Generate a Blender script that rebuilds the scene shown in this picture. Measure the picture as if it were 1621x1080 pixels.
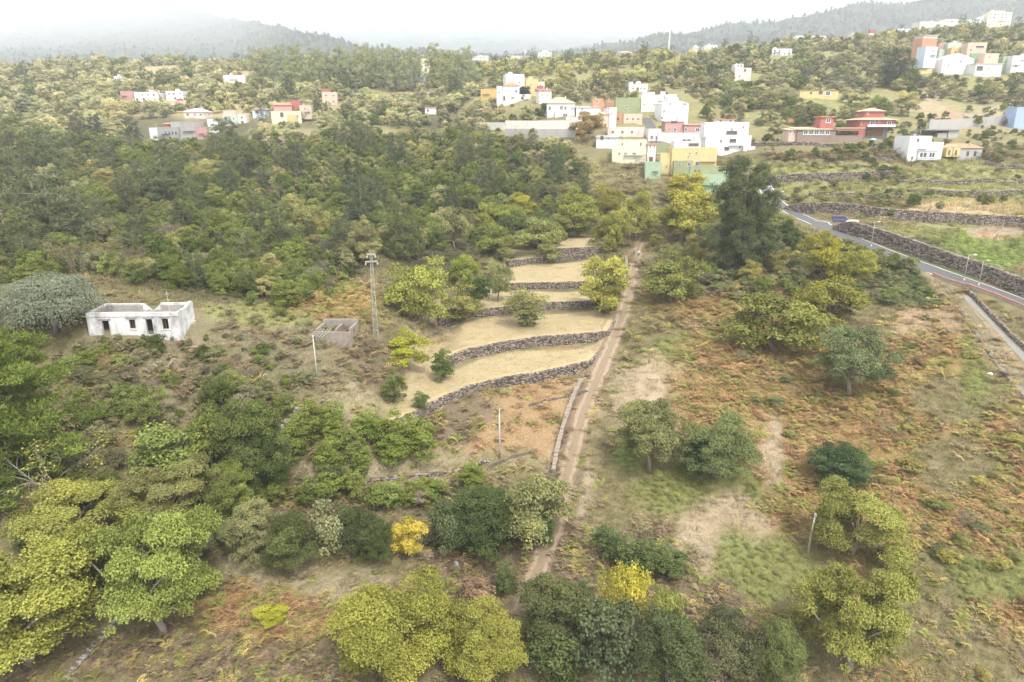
import bpy, bmesh, math, random
import numpy as np
from mathutils import Vector, Matrix, Euler

for o in list(bpy.data.objects): bpy.data.objects.remove(o)
SC = bpy.context.scene
COL = SC.collection
R = math.radians

# ------------------------------------------------------------------ camera
PITCH = R(17.0); F = 1081.0; CX = 810.5; CY = 540.0; CZ = 60.0
cd = bpy.data.cameras.new('camera'); cam = bpy.data.objects.new('camera', cd); COL.objects.link(cam)
cam.location = (0, 0, CZ); cam.rotation_euler = (R(90) - PITCH, 0, 0)
cd.sensor_width = 36.0; cd.lens = 36.0 * F / 1621.0; cd.clip_start = 1.0; cd.clip_end = 30000
SC.camera = cam

# ------------------------------------------------------------------ sky, sun, exposure
SUN_EL, SUN_AZ = R(56), R(30)          # high, behind the camera and to its right
world = bpy.data.worlds.new('World'); SC.world = world; world.use_nodes = True
wn = world.node_tree.nodes; wl = world.node_tree.links; wn.clear()
sky = wn.new('ShaderNodeTexSky'); sky.sky_type = 'NISHITA'; sky.sun_disc = False
sky.sun_elevation = SUN_EL; sky.sun_rotation = R(180) - SUN_AZ
sky.air_density = 1.0; sky.dust_density = 4.0; sky.ozone_density = 1.0
hs = wn.new('ShaderNodeHueSaturation'); hs.inputs['Saturation'].default_value = 0.22   # overcast: the cloud deck takes the blue out
wl.new(sky.outputs[0], hs.inputs['Color'])
wmix = wn.new('ShaderNodeMixRGB'); wmix.inputs[0].default_value = 0.6; wmix.inputs[2].default_value = (9.0, 9.2, 9.5, 1)
wl.new(hs.outputs[0], wmix.inputs[1])
bg = wn.new('ShaderNodeBackground'); bg.inputs['Strength'].default_value = 0.105
wl.new(wmix.outputs[0], bg.inputs['Color'])
wo = wn.new('ShaderNodeOutputWorld'); wl.new(bg.outputs[0], wo.inputs['Surface'])
sl = bpy.data.lights.new('sun', 'SUN'); sl.energy = 1.5; sl.angle = R(10); sl.color = (1.0, 0.95, 0.86)
sun = bpy.data.objects.new('sun', sl); COL.objects.link(sun)
sdir = Vector((math.sin(SUN_AZ) * math.cos(SUN_EL), -math.cos(SUN_AZ) * math.cos(SUN_EL), math.sin(SUN_EL)))
sun.rotation_euler = sdir.to_track_quat('Z', 'Y').to_euler(); sun.location = (0, 0, 300)
vs = SC.view_settings; vs.view_transform = 'Standard'; vs.look = 'None'; vs.gamma = 1.0; vs.use_curve_mapping = False
vs.exposure = 1.55
cy = SC.cycles
cy.use_denoising = True; cy.max_bounces = 5; cy.diffuse_bounces = 2; cy.glossy_bounces = 2; cy.transmission_bounces = 3
cy.transparent_max_bounces = 6; cy.volume_bounces = 1; cy.caustics_reflective = False; cy.caustics_refractive = False

# ------------------------------------------------------------------ helpers: pixels of the photograph <-> places
sP, cP = math.sin(PITCH), math.cos(PITCH)
def ray(px, py):
    u = (px - CX) / F; v = (CY - py) / F
    dy = cP + v * sP
    return u / dy, (-sP + v * cP) / dy, dy           # x/Y, dz/Y, Y per unit depth
def at(px, py, Y):
    s, m, _ = ray(px, py); return np.array((s * Y, Y, CZ + m * Y))
def atz(px, py, z):
    s, m, _ = ray(px, py); Y = (z - CZ) / m; return np.array((s * Y, Y, z))
def project(x, y, z):
    dz = z - CZ; dep = np.maximum(y * cP - dz * sP, 1e-3); up = y * sP + dz * cP
    return CX + F * x / dep, CY - F * up / dep
def mpp(p):                                           # metres per photo pixel at a place
    return (p[1] * cP - (p[2] - CZ) * sP) / F
def sstep(a, b, x):
    t = np.clip((x - a) / (b - a), 0, 1); return t * t * (3 - 2 * t)
_rng = np.random.RandomState(5); _tab = _rng.rand(256, 256)
def vnoise(x, y):
    xi = np.floor(x).astype(int); yi = np.floor(y).astype(int); fx = x - xi; fy = y - yi
    fx = fx * fx * (3 - 2 * fx); fy = fy * fy * (3 - 2 * fy)
    a = _tab[xi & 255, yi & 255]; b = _tab[(xi + 1) & 255, yi & 255]; c = _tab[xi & 255, (yi + 1) & 255]; d = _tab[(xi + 1) & 255, (yi + 1) & 255]
    return (a * (1 - fx) + b * fx) * (1 - fy) + (c * (1 - fx) + d * fx) * fy
def fbm(x, y, o=4):
    s = 0; a = 0.5
    for i in range(o): s = s + a * vnoise(x * 2 ** i + 17 * i, y * 2 ** i + 31 * i); a *= 0.5
    return s

# ------------------------------------------------------------------ terrain: heights from surveyed points (photo x, photo y, distance)
CTRL = [
 # path and lower centre
 (905,1080,54),(860,960,63),(885,850,72),(895,725,87.5),(930,620,104),(960,560,117),(985,490,143),(998,450,161),(1008,405,183),(1015,370,200),
 (640,1080,54),(640,930,65),(640,800,77),(700,730,86),(820,690,92),(800,620,103),
 (620,672,88),(620,600,100),(700,560,118),(700,500,140),(760,450,158),(800,420,178),(880,410,186),
 (900,360,206),(900,300,245),(1030,300,250),(780,330,225),
 # left
 (60,1080,52),(100,950,60),(300,1000,58),(300,800,72),(450,680,85),(60,760,72),(60,620,88),(300,620,88),(230,532,94.5),(330,520,98),(100,545,93),
 (40,530,96),(530,542,100),(595,530,105),(480,470,125),(560,470,126),(300,440,138),(100,420,150),(600,420,155),(600,350,215),(300,370,185),(60,330,215),
 (300,300,240),(60,270,280),(600,290,255),(300,230,330),(450,225,330),(100,215,360),(300,180,430),(60,150,520),(450,170,440),(300,130,600),(100,105,800),(300,97,850),(480,105,720),
 (700,250,300),(700,190,400),(600,140,520),(700,120,600),(850,170,370),(850,200,330),(800,225,310),(930,150,400),(900,110,600),(1000,100,560),
 # village and right slope
 (1030,262,268),(1100,290,250),(1100,240,290),(1160,245,272),(1060,180,340),(1010,145,400),(1180,180,340),(1240,150,400),(1250,85,600),(1100,100,560),
 (1300,240,262),(1250,265,248),(1380,216,285),(1460,252,262),(1540,250,262),(1500,195,330),(1600,200,320),(1350,160,380),(1480,130,430),(1600,130,430),(1450,70,580),(1600,60,580),
 # right: road and terraces
 (1215,300,235),(1250,337,213),(1300,357,193),(1380,390,172),(1450,415,160),(1525,443,148),(1621,478,135),(1700,510,124),
 (1330,352,193),(1450,350,195),(1621,360,190),(1300,300,228),(1500,300,230),(1621,300,230),(1560,400,172),(1621,420,162),
 (1130,440,158),(1200,430,160),(1250,460,152),(1330,470,146),(1450,470,145),(1520,520,127),(1600,600,105),(1610,540,120),
 (1100,520,130),(1250,560,117),(1100,620,103),(1250,640,99),(1400,600,105),(1560,640,96),(1100,760,82),(1300,780,80),(1500,760,82),(1600,850,70),(1300,900,67),(1100,950,62),(1600,1000,58),(1300,1080,53),(1600,1080,53),
]
_c = np.array([at(*c) for c in CTRL])
_extra = np.array([(-260,60,20),(-300,160,38),(-420,330,58),(-700,600,95),(-150,20,5),(0,10,3),(150,20,5),(260,60,22),(300,140,32),(360,250,62),(520,420,110),(760,620,150),
                   (-900,1000,135),(-400,1000,150),(0,1000,150),(400,1000,165),(900,1000,190)], float)
_c = np.vstack([_c, _extra])
# terraces: photo points of the wall's top edge from left to right, level, wall height, back limit
TERR = [
 (21.6, 1.7, 124, [(606,676),(650,657),(700,630),(750,609),(800,598),(850,591),(900,580),(938,571),(953,552),(966,536)]),
 (23.5, 2.0, 142, [(704,572),(722,560),(745,552),(790,543),(850,534),(910,530),(964,525),(974,507)]),
 (25.2, 1.5, 158, [(694,494),(745,490),(795,487),(875,479),(955,476)]),
 (26.7, 1.6, 186, [(796,449),(850,448),(900,447),(958,445)]),
 (28.3, 1.5, 192, [(805,413),(850,408),(900,403),(955,399)]),
 (30.0, 1.6, 204, [(870,394),(905,393),(955,391)]),
]
for i, t in enumerate(TERR): TERR[i] = (t[0], t[1], t[2], np.array([atz(px, py, t[0])[:2] for px, py in t[3]]))

_f0 = TERR[0][3]; _c = np.vstack([_c, [(p[0], p[1] - .3, 21.6 - (0.5, .8, 1.1, 1.4, 1.6, 1.7, 1.7, 1.6)[i]) for i, p in enumerate(_f0[:8])]])
_sc = 100.0
def _U(r2): return 0.5 * r2 * np.log(r2 + 1e-9)
def _warp(x, y):                                       # compress far distances so that near detail keeps its weight
    d = np.sqrt(x * x + y * y) + 1e-6; k = np.log1p(d / 60.0) / d * 1.6
    return x * k, y * k
wx_, wy_ = _warp(_c[:, 0], _c[:, 1])
_n = len(_c); _K = _U((wx_[:, None] - wx_[None]) ** 2 + (wy_[:, None] - wy_[None]) ** 2) + np.eye(_n) * 2e-4
_Pm = np.c_[np.ones(_n), wx_, wy_]
_A = np.block([[_K, _Pm], [_Pm.T, np.zeros((3, 3))]])
_W = np.linalg.solve(_A, np.r_[_c[:, 2], 0, 0, 0])
def h_base(x, y):
    x = np.asarray(x, float); y = np.asarray(y, float); sh = x.shape
    ux, uy = _warp(x.ravel(), y.ravel()); out = np.empty(ux.size)
    for i in range(0, ux.size, 20000):
        a, b = ux[i:i + 20000], uy[i:i + 20000]
        out[i:i + 20000] = _U((a[:, None] - wx_[None]) ** 2 + (b[:, None] - wy_[None]) ** 2) @ _W[:_n] + _W[_n] + _W[_n + 1] * a + _W[_n + 2] * b
    return out.reshape(sh)
_YS = np.exp(np.linspace(math.log(22), math.log(1300), 1500))
def hit(px, py, hf):
    s, m, _ = ray(px, py); d = CZ + m * _YS - hf(s * _YS, _YS)
    k = np.where(d < 0)[0]
    if len(k) == 0: return None
    k = max(k[0], 1); f = d[k - 1] / (d[k - 1] - d[k]); Y = _YS[k - 1] + f * (_YS[k] - _YS[k - 1])
    return np.array((s * Y, Y, CZ + m * Y))
def pbase(px, py): return hit(px, py, h_base)

def resample(p, step):
    p = np.asarray(p, float); d = np.r_[0, np.cumsum(np.linalg.norm(np.diff(p[:, :2], axis=0), axis=1))]
    n = max(2, int(d[-1] / step) + 1); q = np.linspace(0, d[-1], n)
    return np.stack([np.interp(q, d, p[:, k]) for k in range(p.shape[1])], 1)
def smooth(p, n=2):
    for _ in range(n):
        q = p.copy(); q[1:-1] = 0.25 * p[:-2] + 0.5 * p[1:-1] + 0.25 * p[2:]; p = q
    return p
def dist_poly(x, y, p):                                # distance to polyline, signed side, parameter (m), height along it
    best = np.full(x.shape, 1e9); side = np.zeros(x.shape); par = np.zeros(x.shape); acc = 0.0; zz = np.zeros(x.shape)
    for a, b in zip(p[:-1], p[1:]):
        d = b[:2] - a[:2]; L = math.hypot(*d) + 1e-9
        t = np.clip(((x - a[0]) * d[0] + (y - a[1]) * d[1]) / L ** 2, 0, 1)
        dx = x - a[0] - t * d[0]; dy = y - a[1] - t * d[1]; r = np.hypot(dx, dy)
        m = r < best; best[m] = r[m]; side[m] = np.sign(d[0] * dy - d[1] * dx)[m]; par[m] = (acc + t * L)[m]
        if p.shape[1] > 2: zz[m] = (a[2] + t * (b[2] - a[2]))[m]
        acc += L
    return best, side, par, zz, acc
# retaining walls on the right slope: foot line in the photo, height, depth of the fill behind
RWALL = {
 'road':  (3.0, 22, [(1318,362),(1350,372),(1400,386),(1450,405),(1500,422),(1560,444),(1621,468),(1690,497)]),
 'lane':  (2.8, 26, [(1238,333),(1290,338),(1400,349),(1520,354),(1621,361),(1700,366)]),
 'upper': (2.4, 20, [(1186,296),(1230,290),(1290,288),(1350,286),(1412,283)]),
 'farm':  (1.6, 14, [(1190,270),(1260,271),(1330,272),(1410,272)]),
 'yard':  (1.5, 12, [(1200,258),(1270,258),(1340,259),(1412,258)]),
 'east':  (1.6, 14, [(1440,304),(1500,311),(1560,312),(1630,309)]),
}
RW = {}
for k, (H, D, pts) in RWALL.items():
    RW[k] = (H, D, smooth(resample(np.array([pbase(*p) for p in pts]), 3.0), 3))
# roads and tracks: (half width, blend, centre line)
RIB = {}
def ribbon(name, hw, blend, pts, sm=6, step=2.5):
    RIB[name] = (hw, blend, smooth(resample(np.array([pbase(*p) for p in pts]), step), sm))
ribbon('road', 2.5, 3.5, [(1206,287),(1214,303),(1228,322),(1262,341),(1305,359),(1350,378),(1400,398),(1460,420),(1520,442),(1580,464),(1640,488),(1720,522)])
ribbon('path', 1.6, 2.2, [(820,975),(850,915),(870,860),(885,800),(900,740),(912,690),(925,650),(945,600),(965,555),(980,515),(992,480),(1000,445),(1006,410),(1011,385),(1022,368)])
ribbon('lane', 1.6, 2.0, [(1290,350),(1340,353),(1400,356),(1500,360),(1621,367),(1700,372)])
ribbon('track', 1.1, 2.5, [(1478,432),(1505,460),(1530,490),(1560,530),(1590,572),(1630,620),(1690,700)])
ribbon("side_lane", 1.2, 2.0, [(1530,468),(1570,505),(1600,540),(1640,580),(1690,640)])
ribbon('street', 2.2, 2.0, [(1040,232),(1036,215),(1030,200),(1022,186)])

def h_full(x, y, detail=True):
    x = np.asarray(x, float); y = np.asarray(y, float)
    h = h_base(x, y); calm = np.ones(x.shape)
    near = (y < 330) & (x > -60) & (x < 330)
    for z, H, back, fr in TERR:
        yf = np.interp(x, fr[:, 0], fr[:, 1]) + 0.85
        w = sstep(fr[0, 0] - 2.5, fr[0, 0] + 2.5, x) * (1 - sstep(fr[-1, 0] + 0.3, fr[-1, 0] + 2.0, x)) * (y > yf) * (1 - sstep(back, back + 9, y))
        h = h * (1 - w) + z * w; calm = np.minimum(calm, 1 - 0.7 * w)
    if near.any():
        xn, yn = x[near], y[near]; hn = h[near]; cn = calm[near]
        for k, (H, D, p) in RW.items():
            d, sd, par, _, L = dist_poly(xn, yn, p)
            w = np.clip(1 - (d - 1.7) / D, 0, 1) * (sd > 0) * (d > 1.7) * sstep(0, 5, par) * sstep(0, 5, L - par)
            hn = hn + H * w
        for k, (hw, bl, p) in RIB.items():
            d, sd, par, zz, L = dist_poly(xn, yn, p)
            w = 1 - sstep(hw + 0.3, hw + bl, d)
            hn = hn * (1 - w) + zz * w; cn = np.minimum(cn, 1 - w)
        h[near] = hn; calm[near] = cn
    if detail:
        far = np.clip(y / 150, 0.5, 6)
        h = h + calm * ((fbm(x / 6, y / 6, 4) - 0.47) * 1.3 * np.minimum(far, 1.6) + (fbm(x / 40 + 9, y / 40, 3) - 0.45) * 5.0 * np.clip((y - 230) / 300, 0, 4))
    return h

# grid in (x/Y, Y): dense near, coarse far
_s = np.linspace(-1.12, 1.12, 520); _so = 1.12 + np.cumsum(np.linspace(0.01, 0.16, 20))
GS = np.r_[-_so[::-1], _s, _so]
GY = np.r_[np.linspace(6, 27, 12), np.exp(np.linspace(math.log(28), math.log(1250), 600))]
GX = GS[None, :] * GY[:, None]; GYY = np.repeat(GY[:, None], len(GS), 1)
GZ = h_full(GX, GYY)
PXg, PYg = project(GX, GYY, GZ)
def zground(x, y):
    x = np.asarray(x, float); y = np.asarray(y, float)
    j = np.interp(y, GY, np.arange(len(GY))); i = np.interp(x / np.maximum(y, 1e-3), GS, np.arange(len(GS)))
    j0 = np.clip(j.astype(int), 0, len(GY) - 2); i0 = np.clip(i.astype(int), 0, len(GS) - 2); fj = j - j0; fi = i - i0
    return (GZ[j0, i0] * (1 - fi) + GZ[j0, i0 + 1] * fi) * (1 - fj) + (GZ[j0 + 1, i0] * (1 - fi) + GZ[j0 + 1, i0 + 1] * fi) * fj
def ground(px, py):
    for k in range(40):
        p = hit(px, py + 2 * k, zground)
        if p is not None: return p

# ------------------------------------------------------------------ materials
class NT:
    def __init__(s, m): s.m = m; m.use_nodes = True; s.t = m.node_tree; s.t.nodes.clear()
    def n(s, kind, **kw):
        nd = s.t.nodes.new('ShaderNode' + kind)
        for k, v in kw.items():
            if k in nd.inputs: nd.inputs[k].default_value = v
            else: setattr(nd, k, v)
        return nd
    def l(s, a, b): s.t.links.new(a, b)
MATS = {}
def surf_mat(name, c1, c2=None, scale=2.0, rough=0.85, bump=0.0, grime=0.0, grime_c=(0.08, 0.075, 0.07), gscale=0.5, spec=0.25, metal=0.0, coord='Object'):
    """two tones of the same paint or stone mixed by noise, fine grain, optional stains"""
    if name in MATS: return MATS[name]
    m = bpy.data.materials.new(name); N = NT(m)
    c2 = c2 or tuple(0.86 * v for v in c1)
    tc = N.n('TexCoord'); src = tc.outputs[coord]
    a = N.n('TexNoise', Scale=scale, Detail=5.0, Roughness=0.65); N.l(src, a.inputs['Vector'])
    r = N.n('ValToRGB'); r.color_ramp.elements[0].position = 0.35; r.color_ramp.elements[1].position = 0.65
    r.color_ramp.elements[0].color = (*c1, 1); r.color_ramp.elements[1].color = (*c2, 1); N.l(a.outputs[0], r.inputs[0])
    col = r.outputs[0]
    if grime > 0:
        g = N.n('TexNoise', Scale=gscale, Detail=7.0, Roughness=0.72); mp = N.n('Mapping'); mp.inputs['Scale'].default_value = (1, 1, 0.45)
        N.l(src, mp.inputs[0]); N.l(mp.outputs[0], g.inputs['Vector'])
        gr = N.n('ValToRGB'); gr.color_ramp.elements[0].position = 0.56 - 0.1 * grime; gr.color_ramp.elements[1].position = 0.74
        N.l(g.outputs[0], gr.inputs[0]); mu = N.n('Math', operation='MULTIPLY'); mu.inputs[1].default_value = min(1, grime); N.l(gr.outputs[0], mu.inputs[0])
        mx = N.n('MixRGB'); mx.inputs[2].default_value = (*grime_c, 1); N.l(mu.outputs[0], mx.inputs[0]); N.l(col, mx.inputs[1]); col = mx.outputs[0]
    b = N.n('BsdfPrincipled', Roughness=rough, Metallic=metal); b.inputs['Specular IOR Level'].default_value = spec
    N.l(col, b.inputs['Base Color'])
    if bump > 0:
        bn = N.n('TexNoise', Scale=scale * 6, Detail=4.0); N.l(src, bn.inputs['Vector'])
        bp = N.n('Bump', Strength=bump, Distance=0.05); N.l(bn.outputs[0], bp.inputs['Height']); N.l(bp.outputs[0], b.inputs['Normal'])
    o = N.n('OutputMaterial'); N.l(b.outputs[0], o.inputs[0]); MATS[name] = m
    return m

def ground_mat():
    m = bpy.data.materials.new('ground_cover'); N = NT(m)
    tc = N.n('TexCoord'); src = tc.outputs['Object']
    A = N.n('Attribute', attribute_name='ca'); B = N.n('Attribute', attribute_name='cb')
    n1 = N.n('TexNoise', Scale=0.35, Detail=9.0, Roughness=0.68); N.l(src, n1.inputs['Vector'])
    r1 = N.n('ValToRGB'); r1.color_ramp.elements[0].position = 0.40; r1.color_ramp.elements[1].position = 0.60; N.l(n1.outputs[0], r1.inputs[0])
    mx = N.n('MixRGB'); N.l(r1.outputs[0], mx.inputs[0]); N.l(A.outputs['Color'], mx.inputs[1]); N.l(B.outputs['Color'], mx.inputs[2])
    n2 = N.n('TexNoise', Scale=3.5, Detail=6.0, Roughness=0.75); N.l(src, n2.inputs['Vector'])
    mr = N.n('MapRange'); mr.inputs['From Min'].default_value = 0.3; mr.inputs['From Max'].default_value = 0.7; mr.inputs['To Min'].default_value = 0.62; mr.inputs['To Max'].default_value = 1.3
    N.l(n2.outputs[0], mr.inputs['Value'])
    mu = N.n('VectorMath', operation='SCALE'); N.l(mx.outputs[0], mu.inputs[0]); N.l(mr.outputs[0], mu.inputs['Scale'])
    b = N.n('BsdfPrincipled', Roughness=0.95); b.inputs['Specular IOR Level'].default_value = 0.1; N.l(mu.outputs[0], b.inputs['Base Color'])
    bp = N.n('Bump', Strength=0.9, Distance=0.25); N.l(n2.outputs[0], bp.inputs['Height']); N.l(bp.outputs[0], b.inputs['Normal'])
    o = N.n('OutputMaterial'); N.l(b.outputs[0], o.inputs[0]); return m

# ------------------------------------------------------------------ mesh and object helpers
def mesh_np(name, V, Fc, mat=None, smooth_=False):
    """V (n,3), Fc (m,k) equal-sized faces"""
    me = bpy.data.meshes.new(name); V = np.ascontiguousarray(V, np.float32); Fc = np.ascontiguousarray(Fc, np.int32); m, k = Fc.shape
    me.vertices.add(len(V)); me.vertices.foreach_set('co', V.ravel())
    me.loops.add(m * k); me.loops.foreach_set('vertex_index', Fc.ravel())
    me.polygons.add(m); me.polygons.foreach_set('loop_start', np.arange(0, m * k, k, dtype=np.int32))
    if smooth_: me.polygons.foreach_set('use_smooth', np.ones(m, bool))
    me.update(calc_edges=True)
    if mat: me.materials.append(mat)
    return me
def link(name, me, parent=None, loc=None, rot=None):
    o = bpy.data.objects.new(name, me); COL.objects.link(o)
    if parent is not None: o.parent = parent
    if loc is not None: o.location = loc
    if rot is not None: o.rotation_euler = rot
    return o
def tag(o, label=None, cat=None, group=None, kind=None):
    if label: o['label'] = label
    if cat: o['category'] = cat
    if group: o['group'] = group
    if kind: o['kind'] = kind
    return o
def empty(name, loc=(0, 0, 0), rz=0.0):
    o = bpy.data.objects.new(name, None); COL.objects.link(o); o.location = loc; o.rotation_euler = (0, 0, rz); o.empty_display_size = 0.5
    return o
def add_attr(me, name, arr, typ='FLOAT_COLOR', dom='POINT'):
    a = me.attributes.new(name, typ, dom); arr = np.ascontiguousarray(arr, np.float32)
    a.data.foreach_set('color' if 'COLOR' in typ else ('vector' if typ == 'FLOAT_VECTOR' else 'value'), arr.ravel())
class MB:
    """collects boxes, bars, tubes and polygons; build() links them as one mesh"""
    def __init__(s): s.v = []; s.f = []
    def add(s, V, Fs):
        k = len(s.v); s.v += [tuple(map(float, p)) for p in V]; s.f += [tuple(i + k for i in q) for q in Fs]; return s
    def hexa(s, c): return s.add(c, [(0, 3, 2, 1), (4, 5, 6, 7), (0, 1, 5, 4), (1, 2, 6, 5), (2, 3, 7, 6), (3, 0, 4, 7)])
    def box(s, x0, x1, y0, y1, z0, z1):
        return s.hexa([(x0, y0, z0), (x1, y0, z0), (x1, y1, z0), (x0, y1, z0), (x0, y0, z1), (x1, y0, z1), (x1, y1, z1), (x0, y1, z1)])
    def bar(s, a, b, w, w2=None):
        a = Vector(a); b = Vector(b); d = (b - a).normalized(); w2 = w if w2 is None else w2
        u = d.cross(Vector((0, 0, 1))); u = u.normalized() if u.length > 1e-3 else Vector((1, 0, 0)); v = d.cross(u)
        c = [a + u * i * w / 2 + v * j * w / 2 for i, j in ((-1, -1), (1, -1), (1, 1), (-1, 1))] + [b + u * i * w2 / 2 + v * j * w2 / 2 for i, j in ((-1, -1), (1, -1), (1, 1), (-1, 1))]
        return s.hexa(c)
    def tube(s, pts, rad, n=7):
        pts = [Vector(p) for p in pts]; V = []; Fs = []
        for i, p in enumerate(pts):
            d = (pts[min(i + 1, len(pts) - 1)] - pts[max(i - 1, 0)]).normalized()
            u = d.cross(Vector((0.3, 0.9, 0.1))).normalized(); w = d.cross(u)
            for k in range(n):
                a = 2 * math.pi * k / n; V.append(p + (u * math.cos(a) + w * math.sin(a)) * rad[i])
        for i in range(len(pts) - 1):
            for k in range(n): Fs.append((i * n + k, i * n + (k + 1) % n, (i + 1) * n + (k + 1) % n, (i + 1) * n + k))
        Fs.append(tuple(range(n))[::-1]); Fs.append(tuple((len(pts) - 1) * n + k for k in range(n)))
        return s.add(V, Fs)
    def mesh(s, name, mat=None, smooth_=False):
        me = bpy.data.meshes.new(name); me.from_pydata(s.v, [], s.f)
        if smooth_: me.polygons.foreach_set('use_smooth', np.ones(len(me.polygons), bool))
        me.update()
        if mat: me.materials.append(mat)
        return me
    def build(s, name, mat=None, parent=None, loc=None, rot=None, smooth_=False):
        return link(name, s.mesh(name, mat, smooth_), parent, loc, rot)

# ------------------------------------------------------------------ what grows on the ground (albedo zones, photo ellipse: x, y, rx, ry)
def lerp3(a, b, w): return a * (1 - w[..., None]) + np.array(b) * w[..., None]
STRAW = ((.46, .365, .215), (.41, .33, .18)); DRY = ((.35, .29, .185), (.27, .235, .13)); RUST = ((.33, .205, .105), (.31, .25, .10)); OLIVE = ((.25, .21, .115), (.19, .17, .08))
BROWN = ((.21, .155, .105), (.17, .14, .08)); GREEN = ((.215, .235, .08), (.22, .205, .08)); LUSH = ((.21, .275, .08), (.24, .265, .09)); ORANGE = ((.37, .25, .135), (.33, .22, .115))
PINK = ((.43, .345, .235), (.34, .275, .175)); DARK = ((.10, .105, .05), (.13, .11, .065)); TAN = ((.42, .31, .20), (.34, .25, .15)); PALEG = ((.31, .30, .12), (.24, .235, .10)); BRAM = ((.11, .14, .055), (.15, .16, .07))
SCRUB = ((.26, .215, .135), (.19, .175, .095))
ZONES = [
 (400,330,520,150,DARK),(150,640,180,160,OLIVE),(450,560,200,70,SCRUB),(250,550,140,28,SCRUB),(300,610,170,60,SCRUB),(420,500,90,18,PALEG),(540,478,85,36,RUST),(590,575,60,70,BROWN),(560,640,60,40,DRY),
 (690,530,90,40,DRY),(645,640,60,34,STRAW),(850,650,120,75,ORANGE),(760,690,110,40,ORANGE),(700,660,90,40,BROWN),(600,742,170,24,DRY),(500,790,170,40,BROWN),(500,925,190,26,DRY),(250,1050,330,55,BROWN),(430,980,150,40,RUST),
 (740,905,110,50,BROWN),(880,900,70,100,PINK),(900,780,50,60,PINK),(1010,640,90,110,PINK),(1060,580,80,36,PINK),(980,900,90,80,BROWN),(1060,560,70,25,GREEN),
 (1380,760,330,230,RUST),(1300,650,290,120,RUST),(1230,570,170,55,RUST),(1100,480,130,45,RUST),(1130,455,60,26,BROWN),(1060,790,125,46,GREEN),(985,738,34,36,LUSH),(1450,720,170,90,RUST),(1130,865,95,60,PINK),(1200,720,22,65,PINK),(1240,905,105,66,GREEN),
 (1560,850,150,150,RUST),(1560,925,95,46,GREEN),(1460,970,90,60,OLIVE),(1540,745,70,36,OLIVE),(1540,640,80,30,OLIVE),(1100,1010,120,60,BROWN),(1410,430,110,60,BRAM),(1470,522,80,24,TAN),(1480,560,90,20,RUST),(1565,570,24,60,GREEN),(1620,560,30,80,OLIVE),
 (1420,300,260,32,PALEG),(1330,266,150,12,PALEG),(1500,335,120,9,STRAW),(1430,372,130,12,PALEG),(1595,400,80,24,LUSH),(1595,374,44,9,TAN),(1400,250,160,8,BROWN),
 (1500,165,150,34,PINK),(1300,120,260,60,PALEG),(1500,190,26,12,TAN),(60,155,180,22,STRAW),(330,150,260,34,STRAW),(200,115,300,16,STRAW),(450,215,60,14,DRY),(900,215,120,26,OLIVE),(880,275,90,20,PALEG),(830,185,90,16,OLIVE),  # left hillside straw: dry meadows, spread wider to paint in a sunlit patch
]
def zone_cols(px, py, x, y):
    sh = px.shape; ca = np.empty(sh + (3,)); cb = np.empty(sh + (3,)); ca[:] = OLIVE[0]; cb[:] = OLIVE[1]
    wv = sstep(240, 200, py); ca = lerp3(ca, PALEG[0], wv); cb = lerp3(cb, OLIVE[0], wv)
    sc = np.clip(y, 40, 900) / 100.0
    nz = fbm(x / (9 * sc) + 3, y / (9 * sc) + 5, 5) - 0.47
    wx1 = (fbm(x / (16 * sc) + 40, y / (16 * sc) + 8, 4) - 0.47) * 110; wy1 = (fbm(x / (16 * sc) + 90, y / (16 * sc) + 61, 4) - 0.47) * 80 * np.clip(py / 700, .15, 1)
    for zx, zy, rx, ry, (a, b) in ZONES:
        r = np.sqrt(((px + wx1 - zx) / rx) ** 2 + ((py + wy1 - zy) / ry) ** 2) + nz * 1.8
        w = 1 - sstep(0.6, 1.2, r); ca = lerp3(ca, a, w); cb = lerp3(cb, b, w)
    for k, (z, H, back, fr) in enumerate(TERR):
        yf = np.interp(x, fr[:, 0], fr[:, 1]) + 0.6; nb = TERR[k + 1][3] if k + 1 < len(TERR) else None
        yb = np.where((x > nb[0, 0] - 1), np.interp(x, nb[:, 0], nb[:, 1]), back + 4) if nb is not None else np.full(x.shape, back + 1.0)
        w = sstep(fr[0, 0] - 2 + nz * 6, fr[0, 0] + 2 + nz * 6, x) * (1 - sstep(fr[-1, 0] + 1, fr[-1, 0] + 2.5, x)) * (y > yf) * (1 - sstep(yb - 2.5 + nz * 7, yb - 0.8 + nz * 7, y))
        ca = lerp3(ca, STRAW[0], w); cb = lerp3(cb, STRAW[1], w)
        g = w * sstep(0.09, 0.2, nz); ca = lerp3(ca, PALEG[0], g * 0.5); cb = lerp3(cb, GREEN[0], g * 0.25)
    for nm, rad, c in (('path', 2.6, BROWN), ('track', 3.0, TAN)):
        near = (y < 240) & (np.abs(x) < 160); d = np.full(sh, 1e3); d[near] = dist_poly(x[near], y[near], RIB[nm][2])[0]
        w = (1 - sstep(1.4, rad, d + nz * 3)) * 0.7; ca = lerp3(ca, c[0], w); cb = lerp3(cb, c[1], w)
    return ca * 0.78, cb * 0.78
ny, ns = GX.shape
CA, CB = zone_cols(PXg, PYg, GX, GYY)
V = np.stack([GX, GYY, GZ], -1).reshape(-1, 3)
ii = np.arange(ny * ns).reshape(ny, ns)
FQ = np.stack([ii[:-1, :-1], ii[:-1, 1:], ii[1:, 1:], ii[1:, :-1]], -1).reshape(-1, 4)
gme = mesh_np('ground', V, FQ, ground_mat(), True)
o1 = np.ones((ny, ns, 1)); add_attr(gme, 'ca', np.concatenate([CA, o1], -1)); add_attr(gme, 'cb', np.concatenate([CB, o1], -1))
tag(link('ground', gme), kind='structure')

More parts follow.
